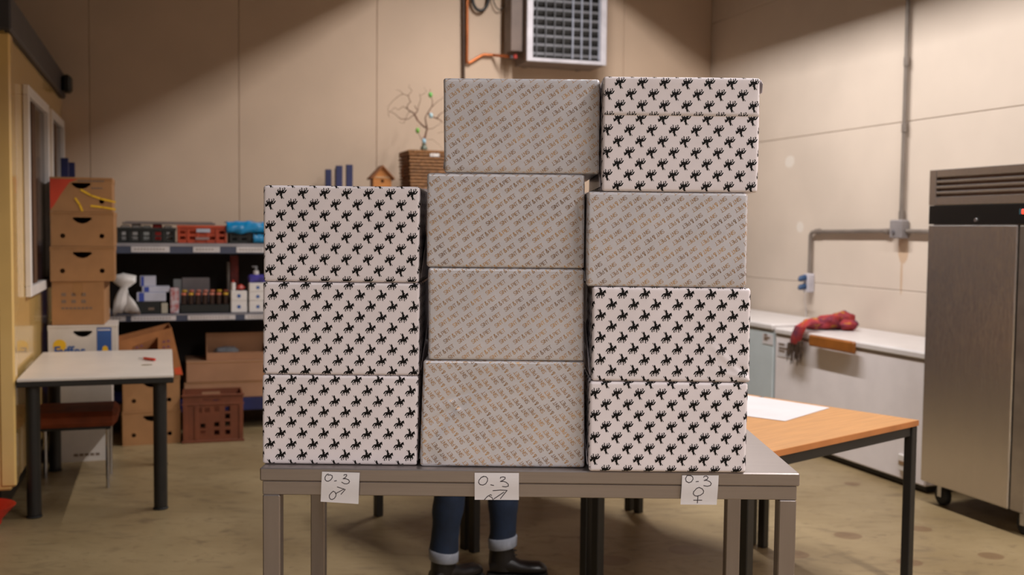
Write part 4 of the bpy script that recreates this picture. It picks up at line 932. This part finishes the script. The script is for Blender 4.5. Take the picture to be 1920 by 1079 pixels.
for px, py, c, lab in ((807, 178, (112, 190, 92), 'green egg hanging highest in the twigs'), (783, 245, (120, 176, 74), 'green egg hanging low on the left of the twigs'), (808, 217, (176, 206, 214), 'pale blue egg hanging halfway up the twigs'), (795, 265, (158, 198, 218), 'pale blue egg hanging lowest just above the vase')):
    p = T(px, py, -.055); e = thing('hanging_egg', lab, 'egg', R(aT, wT, zT) + U * p.x + V * p.y + Vector((0, 0, p.z)), TH, 'decorated eggs on the twigs')
    MB().ell((0, 0, 0), (.017, .017, .023), 14, 10).build('egg', mat('egg %d %d' % (c[0], c[2]), c, .35), e, 60); MB().tube([(0, 0, .022), (0, .008, .05)], .001, 5).build('string', m_red, e)
# ------------------------------------------------------------------ heater, pipes on the back wall
WH = W_BACK - .42
a0, z0 = hit(990, 114, WH); a1, _ = hit(1135, 123, WH); L = a1 - a0; H = .95
ht = rthing('heater', 'grey metal unit heater with grille high on the back wall', 'heater', a0, WH, z0)
m_hf = mat('heater white frame', (206, 202, 208), .4, .1); m_hs = mat('heater grey', (126, 112, 104), .5, .1)
k = MB(); k.box(0, L, .03, .034, 0, H, .001); k = MB()
k.box(0, .006, .03, .36, 0, H, .001); k.box(L - .006, L, .03, .36, 0, H, .001); k.box(.006, L - .006, .03, .36, 0, .006, .001); k.box(.006, L - .006, .03, .36, H - .006, H, .001); k.box(.006, L - .006, .354, .36, .006, H - .006, .001)
k.build('casing', m_hs, ht)
MB().box(.01, L - .01, .10, .11, .01, H - .01, .001).build('shade_panel', mat('dark coil', (34, 30, 27), .7), ht)  # dark sheet stands in for the shade inside the casing
fw = .045; k = MB(); k.box(-.01, fw, 0, .03, 0, H, .004); k.box(L - fw, L + .01, 0, .03, 0, H, .004); k.box(fw, L - fw, 0, .03, 0, .032, .004); k.box(fw, L - fw, 0, .03, H - .04, H, .004); k.build('front_frame', m_hf, ht)
for i in range(12): z = .06 + i * .076; MB().box(fw + .001, L - fw - .001, .022, .029, z, z + .024, .002).build('horizontal_bar', mat('bar grey', (118, 118, 122), .45, .3), ht)
for i in range(8):
    x = fw + .03 + i * (L - 2 * fw - .05) / 7; t = .013 if i > 3 else .008
    MB().box(x, x + t, .004, .021, .041, H - .041, .002).build('vertical_bar', mat('vane grey', (168, 172, 186), .4, .3) if i > 3 else mat('bar grey', (118, 118, 122)), ht)
k = MB(); k.box(-.11, -.004, .14, .33, .10, H, .003); k.build('side_duct', mat('duct brown grey', (116, 98, 88), .5), ht)
k = MB(); 
for x in (.1, L - .1): k.box(x - .02, x + .02, .362, .418, -.0, H, .002)
k.build('bracket', m_hs, ht)
wp = W_BACK - .035
def B(px, py, d=0): a, z = hit(px, py, wp - d); return R(a, wp - d, z)
o = MB(); o.tube([B(876, -60), B(876, 20), B(876, 60), B(875.5, 112), B(876, 117), B(880, 118), B(903, 104), B(908, 102.5), B(925, 103.5), B(938, 104.5, .08), B(955, 106, .16)], .013, 12)
tag(o.build('copper_pipe', m_copper, None, 50), 'copper pipe running down the back wall to the heater', 'pipe')
o = MB(); o.tube([B(868.5, -60, 0), B(869, 60, 0), B(869.5, 190, 0), B(870, 330, 0)], .012, 10); tag(o.build('dark_pipe', mat('dark pipe', (70, 50, 38), .5), None, 50), 'thin dark pipe beside the copper pipe on the back wall', 'pipe')
vl = thing('pipe_valve', 'red-handled valve on the copper pipe below the heater', 'valve', B(962, 107, .16), TH)
MB().tube([(-.03, 0, 0), (-.02, 0, 0), (.03, 0, -.002)], [.016, .018, .018], 10).build('body', m_shelf, vl, 40); MB().box(-.005, .025, -.045, -.02, -.018, .02, .005).build('handle', m_red, vl)
def loop(name, label, cx, cy, rx, ry, r, m):
    o = MB(); pts = []
    for i in range(17): q = math.pi * i / 16; pts.append(B(cx + rx * math.cos(q), cy + ry * math.sin(q), .02))
    o.tube([pts[0] + Vector((0, 0, .25))] + pts + [pts[-1] + Vector((0, 0, .25))], r, 8); tag(o.build(name, m, None, 60), label, 'cable')
loop('hanging_cable', 'thick black cable loop left of the heater', 901, -4, 15, 24, .014, m_black)
loop('hanging_cable', 'thin dark cable loop in the middle left of the heater', 937, -12, 13, 30, .005, m_black)
loop('hanging_cable', 'thin brown cable loop nearest the heater', 958.5, -30, 5, 26, .005, mat('brown cable', (96, 66, 50), .6))
# ------------------------------------------------------------------ right wall: conduit, socket
m_cond = mat('grey conduit', (134, 124, 116), .45, .2)
def RW(px, py, d=.03): ray_ = ray(px, py); return CAM + ray_ * ((A_RIGHT - d) / ray_.dot(U))
def cpipe(label, pts, r=.016):
    o = thing('conduit', label, 'conduit', (0, 0, 0), 0, 'grey conduit on the right wall')
    MB().tube(pts, r, 12).build('pipe', m_cond, o, 50); return o
c1 = cpipe('grey conduit dropping from the ceiling to the junction box', [RW(1706, -120), RW(1703, 0), RW(1697, 200), RW(1690, 412)])
for py, px in ((116, 1700), (240, 1696), (404, 1690.5)):
    p = RW(px, py); MB().tube([p + Vector((0, 0, .03)), p - Vector((0, 0, .03))], .021, 12).build('coupler', m_cond, c1, 50)
c2 = cpipe('grey conduit running level from the junction box and bending down to the socket', [RW(1671, 433), RW(1600, 434), RW(1532, 434.5), RW(1523, 436), RW(1520, 441), RW(1519, 480), RW(1518, 512)])
for px in (1530, 1660): p, q_ = RW(px, 434), RW(px + 8, 434); MB().tube([p, q_], .021, 12).build('coupler', m_cond, c2, 50)
cpipe('short grey conduit from the junction box to behind the steel fridge', [RW(1700, 434), RW(1745, 434.5), RW(1800, 436)])
p = RW(1686, 430, .04); jb = thing('junction_box', 'grey square junction box where the conduits meet', 'box', p, TH)
MB().box(-.035, .035, -.065, .065, -.065, .065, .008).build('box', mat('grey box', (142, 136, 136), .45), jb)
MB().tube([(-.036, .015, -.02), (-.046, .015, -.02)], .014, 12).build('plug', m_shelf, jb); 
p = RW(1516, 531, .035); so = thing('wall_socket', 'pale double socket with blue plugs on the right wall', 'socket', p, TH)
MB().box(-.03, .034, -.035, .035, -.075, .075, .008).build('box', mat('socket grey', (196, 192, 200), .4), so)
for z, an in ((.035, .3), (-.035, .35)):
    MB().tube([(-.032, .0, z + .01), (-.075, .0, z), (-.09, .0, z - .012)], [.024, .023, .012], 12).build('plug', mat('blue plug', (36, 70, 110), .45), so, 40)
o = MB(); o.tube([RW(1511, 545, .1), RW(1509, 562, .07), RW(1511, 578, .012), RW(1512, 600, .012), RW(1513, 640, .012)], .005, 8); tag(o.build('power_cable', m_white, None, 60), 'white power cable hanging from the wall socket', 'cable')
# ------------------------------------------------------------------ chest freezers
m_fr = mat('freezer white', (234, 227, 228), .35, var=.02); m_fr2 = mat('freezer bluish white', (196, 206, 210), .35, var=.02)
def sw_pos(s, n): return A_RIGHT - n, W_BACK + .05 - s      # s along the wall from the corner, n out from it
NF = .67
def freezer(label, s0, s1, top, m, z_low=.045):
    a, w = sw_pos(s1, 0); o = rthing('chest_freezer', label, 'freezer', A_RIGHT - NF, w, 0, group='chest freezers along the right wall'); L = s1 - s0; D = NF - .03
    MB().box(.012, D, 0, L, z_low, top - .055, .008).build('body', m, o); MB().box(.05, D - .03, .03, L - .03, 0, z_low - .001, .004).build('plinth', m_dark, o)
    MB().box(.0, D, -.004, L + .004, top - .05, top, .012).build('lid', mat('freezer lid', (214, 208, 206), .35, var=.02), o)
    MB().box(.006, D, 0, L, top - .0545, top - .0505, .001).build('seal', mat('seal grey', (160, 154, 152), .6), o); return o, L
wF2, _ = hita(1452, 612, A_RIGHT - NF); s0F2 = W_BACK + .05 - wF2
f2, L2 = freezer('long white chest freezer with wooden handle beside the steel fridge', s0F2, s0F2 + 1.66, .848, m_fr)
f1, L1 = freezer('bluish white chest freezer behind the boxes near the room corner', s0F2 - 1.42, s0F2 - .03, .868, m_fr2)
def onf(px, py): w_, z_ = hita(px, py, A_RIGHT - NF); return w_, z_
def floc(o, w_): return w_ - (o.location.dot(V))
wa, za = onf(1527, 632); wb2, zb2 = onf(1612, 650)
y0, y1 = floc(f2, wb2), floc(f2, wa)
MB().box(-.05, -.02, y0, y1, .766, .846, .01).build('handle', mat('brown wood handle', (148, 88, 32), .45, var=.1, scale=8), f2)
MB().box(-.022, .002, y0 + .05, y0 + .09, .80, .835, .002).box(-.022, .002, y1 - .09, y1 - .05, .80, .835, .002).build('handle_bracket', m_shelf, f2)
def paper(o, x0, x1, y0_, y1_, nm='paper_label'):
    wa, za = onf(x0, y0_); wb_, zb = onf(x1, y1_); k = MB(); ya, yb = floc(o, wb_), floc(o, wa)
    k.box(.0085, .0105, ya, yb, zb, za, .0003); k.mi = 1; hgt = za - zb
    for i, (t, l) in enumerate(((.78, .45), (.52, .8), (.32, .5))):
        k.box(.0078, .0083, yb - .02 - (yb - ya - .04) * l, yb - .02, zb + hgt * t, zb + hgt * t + .016, .0002)
    k.build(nm, [m_note, m_grey], o)
paper(f2, 1456, 1484, 641, 674); paper(f1, 1428, 1447, 625, 648)
wl, zl = onf(1690, 868); MB().box(-.004, .012, floc(f2, wl) - .06, floc(f2, wl) + .03, zl - .05, zl + .05, .004).build('vent_cover', m_white, f2); MB().box(-.007, -.0045, floc(f2, wl) - .04, floc(f2, wl) + .02, zl - .012, zl + .012, .001).build('badge', mat('badge', (150, 120, 90), .5), f2)
# scarf on the freezer
m_scarf = mat('patterned scarf', (176, 54, 46), .9, scale=8, col2=(72, 34, 64), bump=.4, bscale=60)
def scarf_nodes(m):
    nt = m.node_tree; N = nt.nodes; L = nt.links; b = N['Principled BSDF']; src = b.inputs['Base Color'].links[0].from_socket
    n = N.new('ShaderNodeTexNoise'); n.inputs['Scale'].default_value = 13; tc = N.new('ShaderNodeTexCoord'); mp = N.new('ShaderNodeMapping'); mp.inputs['Location'].default_value = (3, 1, 2); L.new(tc.outputs['Object'], mp.inputs[0]); L.new(mp.outputs[0], n.inputs[0])
    r = N.new('ShaderNodeMapRange'); r.inputs[1].default_value = .58; r.inputs[2].default_value = .64; L.new(n.outputs[0], r.inputs[0])
    x = N.new('ShaderNodeMix'); x.data_type = 'RGBA'; L.new(r.outputs[0], x.inputs[0]); L.new(src, x.inputs[6]); x.inputs[7].default_value = (*lin((178, 116, 40)), 1); L.new(x.outputs[2], b.inputs['Base Color'])
scarf_nodes(m_scarf)
p0 = onz(1520, 625, .85); p1 = onz(1600, 618, .85)
sc_ = thing('scarf', 'crumpled red, purple and ochre scarf with fringe on the white freezer', 'scarf', (0, 0, 0))
k = MB(); base = onz(1555, 617, .85)
def hump(p, r, sd): k.ell(p, r, 22, 14, .55, sd)
ux = (p1 - p0).normalized(); Ms = Matrix.Rotation(math.atan2(ux.y, ux.x), 4, 'Z')
hs = MB()
for j, (px, py, rx, ry, rz, sd) in enumerate(((1530, 610, .11, .08, .045, 1), (1556, 610, .13, .09, .055, 2), (1580, 608, .11, .08, .062, 5), (1590, 612, .07, .06, .04, 8), (1538, 600, .12, .05, .05, 11))):
    p = onz(px, py + 8, .85); p = p - V * max(0, p.dot(V) - (wF2 - rx - .04)); q_ = MB().ell((0, 0, 0), (rx, ry, rz), 22, 14, .3, sd)
    hs.add([Ms @ v + p + Vector((0, 0, rz * .9)) for v in q_.v], q_.f)
for v in hs.v: v += noise.noise_vector(v * 16) * .014; v.z = max(v.z, .8525)
# hanging end over the front edge
pf_ = [RWp for RWp in []]
def FF(px, py, d): w_, z_ = hita(px, py, A_RIGHT - NF - d); return R(A_RIGHT - NF - d, w_, z_)
rings = []
for px, py, d, rw, rd in ((1530, 606, -.10, .05, .025), (1514, 606, -.03, .055, .03), (1502, 612, .03, .06, .03), (1496, 625, .045, .062, .025), (1492, 636, .045, .065, .02), (1491, 645, .042, .063, .015)):
    p = FF(px, py, d); rings.append((p, V * rw, (U * rd if d > 0 else Vector((0, 0, rd)))))
hs.build('cloth', m_scarf, sc_, 70); hs = MB(); nh = 0; hs.loft(rings, 20)
fu = A_RIGHT - NF
for v in hs.v[nh:]:
    if v.z < .8495 and v.dot(U) > fu - .004:
        if v.z > .825: v.z = .8535
        else: v += U * (fu - .012 - v.dot(U))
hs.build('hanging_end', m_scarf, sc_, 70)
fr_ = MB()
for i in range(34):
    t = i / 33; px = 1478 + t * 27 + random.uniform(-1, 1); l = random.uniform(26, 48); 
    p = FF(px, 643 - 3 * t, .045 + random.uniform(-.01, .01)); q_ = FF(px - 3 + random.uniform(-2, 1), 641 + l, .03 + random.uniform(0, .02)); fr_.tube([p, p.lerp(q_, .5) + V * random.uniform(-.006, .006), q_], [.006, .005, .002], 5)
tag(fr_.build('fringe', mat('grey brown fringe', (92, 74, 62), .9, var=.2, scale=40), sc_), kind='stuff')
# ------------------------------------------------------------------ tall steel fridge
pc = onz(1750, 941, 0); WFn = .81
aG = A_RIGHT - WFn; wG1, _ = hita(1728, 800, aG); LG = .78
fg = rthing('steel_fridge', 'tall stainless steel upright fridge at the right edge', 'fridge', aG, wG1 - LG, 0)
zb_, zt_ = .125, hita(1742, 320, aG)[1]; zl0 = hita(1741, 421, aG)[1]; zl1 = hita(1741, 386, aG)[1]
MB().box(.035, .76, 0, LG, zb_, zt_, .004).build('body', m_steel, fg)
strip = .105
MB().box(.0, .034, strip + .004, LG, zb_ + .005, zl0 - .004, .006).build('door', m_steel, fg)
MB().box(.004, .034, 0, strip - .004, zb_ + .005, zl0 - .004, .006).build('handle_strip', mat('pale steel strip', (168, 160, 152), .3, .85), fg)
MB().box(.002, .034, 0, LG, zl0, zl1, .003).build('control_panel', mat('gloss black panel', (18, 17, 17), .3), fg)
k = MB(); zs = zl1 + .002; hL = zt_ - zs; n = 4; y0g, y1g = .0, LG - .055
k.box(.0, .034, LG - .055, LG, zs, zt_, .002); k.box(.0, .034, 0, .02, zs, zt_, .002)
edges = [zs]; sl = .018; gap = (hL - .05 * 1 - n * sl) / (n + .6); z = zs
k.box(.0, .034, .021, LG - .056, zs, zs + .045, .002); z = zs + .045
for i in range(n):
    top_ = zt_ if i == n - 1 else z + sl + gap * .8
    k.box(.0, .034, .021, LG - .056, z + sl, top_, .003); z = top_
k.build('vent_panel', m_steel, fg); MB().box(.0345, .0348, .02, LG - .05, zs + .01, zt_ - .01, .0001).build('slot_backing', mat('slot brown', (132, 100, 80), .6), fg)
wl, zl = hita(1830, 413, aG); MB().tube([(.002, wl - (wG1 - LG), zl), (-.006, wl - (wG1 - LG), zl)], [.012, .010], 16).build('lock', m_chrome, fg, 40)
wl, zl = hita(1917, 397, aG); yy = wl - (wG1 - LG); MB().box(-.001, .0015, yy - .07, yy + .02, zl - .014, zl + .014, .0005).build('display', mat('display glass', (60, 90, 100), .2), fg)
k = MB()
for i in range(2):
    y_ = yy - .012 - i * .03
    for (a_, b_) in (((0, 0), (0, 1)), ((0, 1), (0, 2)), ((1, 0), (1, 1)), ((1, 1), (1, 2)), ((0, 0), (1, 0)), ((0, 1), (1, 1)), ((0, 2), (1, 2))):
        k.tube([(-.0018, y_ + a_[0] * .011, zl - .01 + a_[1] * .010), (-.0018, y_ + b_[0] * .011, zl - .01 + b_[1] * .010)], .0016, 6)
k.build('red_digits', mat('red led', (255, 60, 20), .4, emit=2.5, var=0), fg)
for x in (.09, .68):
    for y in (.07, LG - .09):
        c_ = MB(); c_.tube([(x - .02, y, .055), (x - .012, y, .055), (x + .012, y, .055), (x + .02, y, .055)], [.046, .055, .055, .046], 20)
        co = c_.build('castor', m_rubber, fg, 40); k = MB(); k.box(x - .03, x - .024, y - .016, y + .016, .05, zb_ - .001, .001); k.box(x + .024, x + .03, y - .016, y + .016, .05, zb_ - .001, .001); k.box(x - .035, x + .035, y - .03, y + .03, zb_ - .008, zb_ - .001, .001); k.build('castor_fork', m_chrome, co)
# ------------------------------------------------------------------ white table, stool and small things on the left
FR = onz(325, 703, .745); FL = onz(25, 711.5, .745); BR = onz(324, 654, .745)
ux = (FR - FL).normalized(); tabw = .775; lng = 1.25; rz = TH
FL2 = FR - ux * tabw
wt = thing('white_table', 'white-topped table on round black legs beside the yellow cabin', 'table', (FR.x, FR.y, 0), rz)
MB().box(-tabw, 0, 0, lng, .729, .745, .003).build('tabletop', mat('white laminate', (226, 216, 206), .35, var=.02), wt)
MB().box(-tabw - .002, .002, -.002, lng + .002, .70, .7285, .004).build('edge_band', m_dark, wt)
for x in (-tabw + .07, -.07):
    for y in (.06, lng - .06):
        MB().cyl(x, y, .012, .699, .036, 24, .003).build('leg', m_dark, wt, 40).__class__; MB().cyl(x, y, 0, .0115, .04, 24, .003).build('foot', m_rubber, wt, 40)
# knife
p = onz(278, 676, .746); d = (onz(300, 678, .746) - onz(252, 672, .746)).normalized()
kn = thing('utility_knife', 'red-handled utility knife lying on the white table', 'knife', (p.x, p.y, .746), math.atan2(d.y, d.x))
MB().loft([((x, 0, .009), (0, ry, 0), (0, 0, .008)) for x, ry in ((-.04, .008), (-.03, .014), (.0, .013), (.05, .014), (.062, .008))], 12).build('handle', m_red, kn, 50); MB().box(-.09, -.041, -.005, .005, .006, .008, .0003).build('blade', m_chrome, kn)
p = onz(275, 685, .746); pc_ = thing('paper_scrap', 'small brown scrap lying beside the knife on the white table', 'scrap', (p.x, p.y, .746), .4)
MB().prism([(-.03, -.008), (.0, -.012), (.03, -.004), (.022, .01), (-.02, .008)], 0, .003, 'z').build('scrap', mat('scrap brown', (120, 106, 72), .7), pc_)
# stool
s0 = onz(62, 783, .45); 
fl = onz(206, 915, 0); st_ = thing('stool', 'stool with reddish brown padded seat and chrome legs under the white table', 'stool', (fl.x, fl.y, 0), rz)
m_seat = mat('reddish brown upholstery', (140, 66, 34), .75, var=.12, scale=10)
k = MB(); k.box(-.43, .045, -.03, .40, .368, .457, .028); k.build('seat', m_seat, st_)
MB().box(-.40, .01, .0, .37, .35, .3675, .003).build('seat_frame', m_dark, st_)
for x, y in ((-.01, 0), (-.01, .36), (-.385, 0), (-.385, .36)): MB().tube([(x, y, 0), (x, y, .35)], .011, 12).build('leg', m_chrome, st_, 50)
# red tub at the very left
p = onz(6, 1015, 0); tb = thing('red_tub', 'red plastic tub on black castors at the left edge of the floor', 'tub', (p.x - .11, p.y + .05, 0), .2)
k = MB(); k.loft([((-.1, .12, .035), (.14, 0, 0), (0, .12, 0)), ((-.1, .12, .06), (.145, 0, 0), (0, .125, 0)), ((-.1, .12, .12), (.20, 0, 0), (0, .165, 0)), ((-.1, .12, .13), (.21, 0, 0), (0, .172, 0)), ((-.1, .12, .125), (.19, 0, 0), (0, .155, 0)), ((-.1, .12, .06), (.13, 0, 0), (0, .11, 0))], 28); k.build('tub', mat('bright red plastic', (206, 36, 22), .4), tb, 50)
for x, y in ((0, .05), (0, .19), (-.2, .05), (-.2, .19)): MB().tube([(x - .01, y, .017), (x + .01, y, .017)], .0168, 12).build('castor', m_rubber, tb, 40)
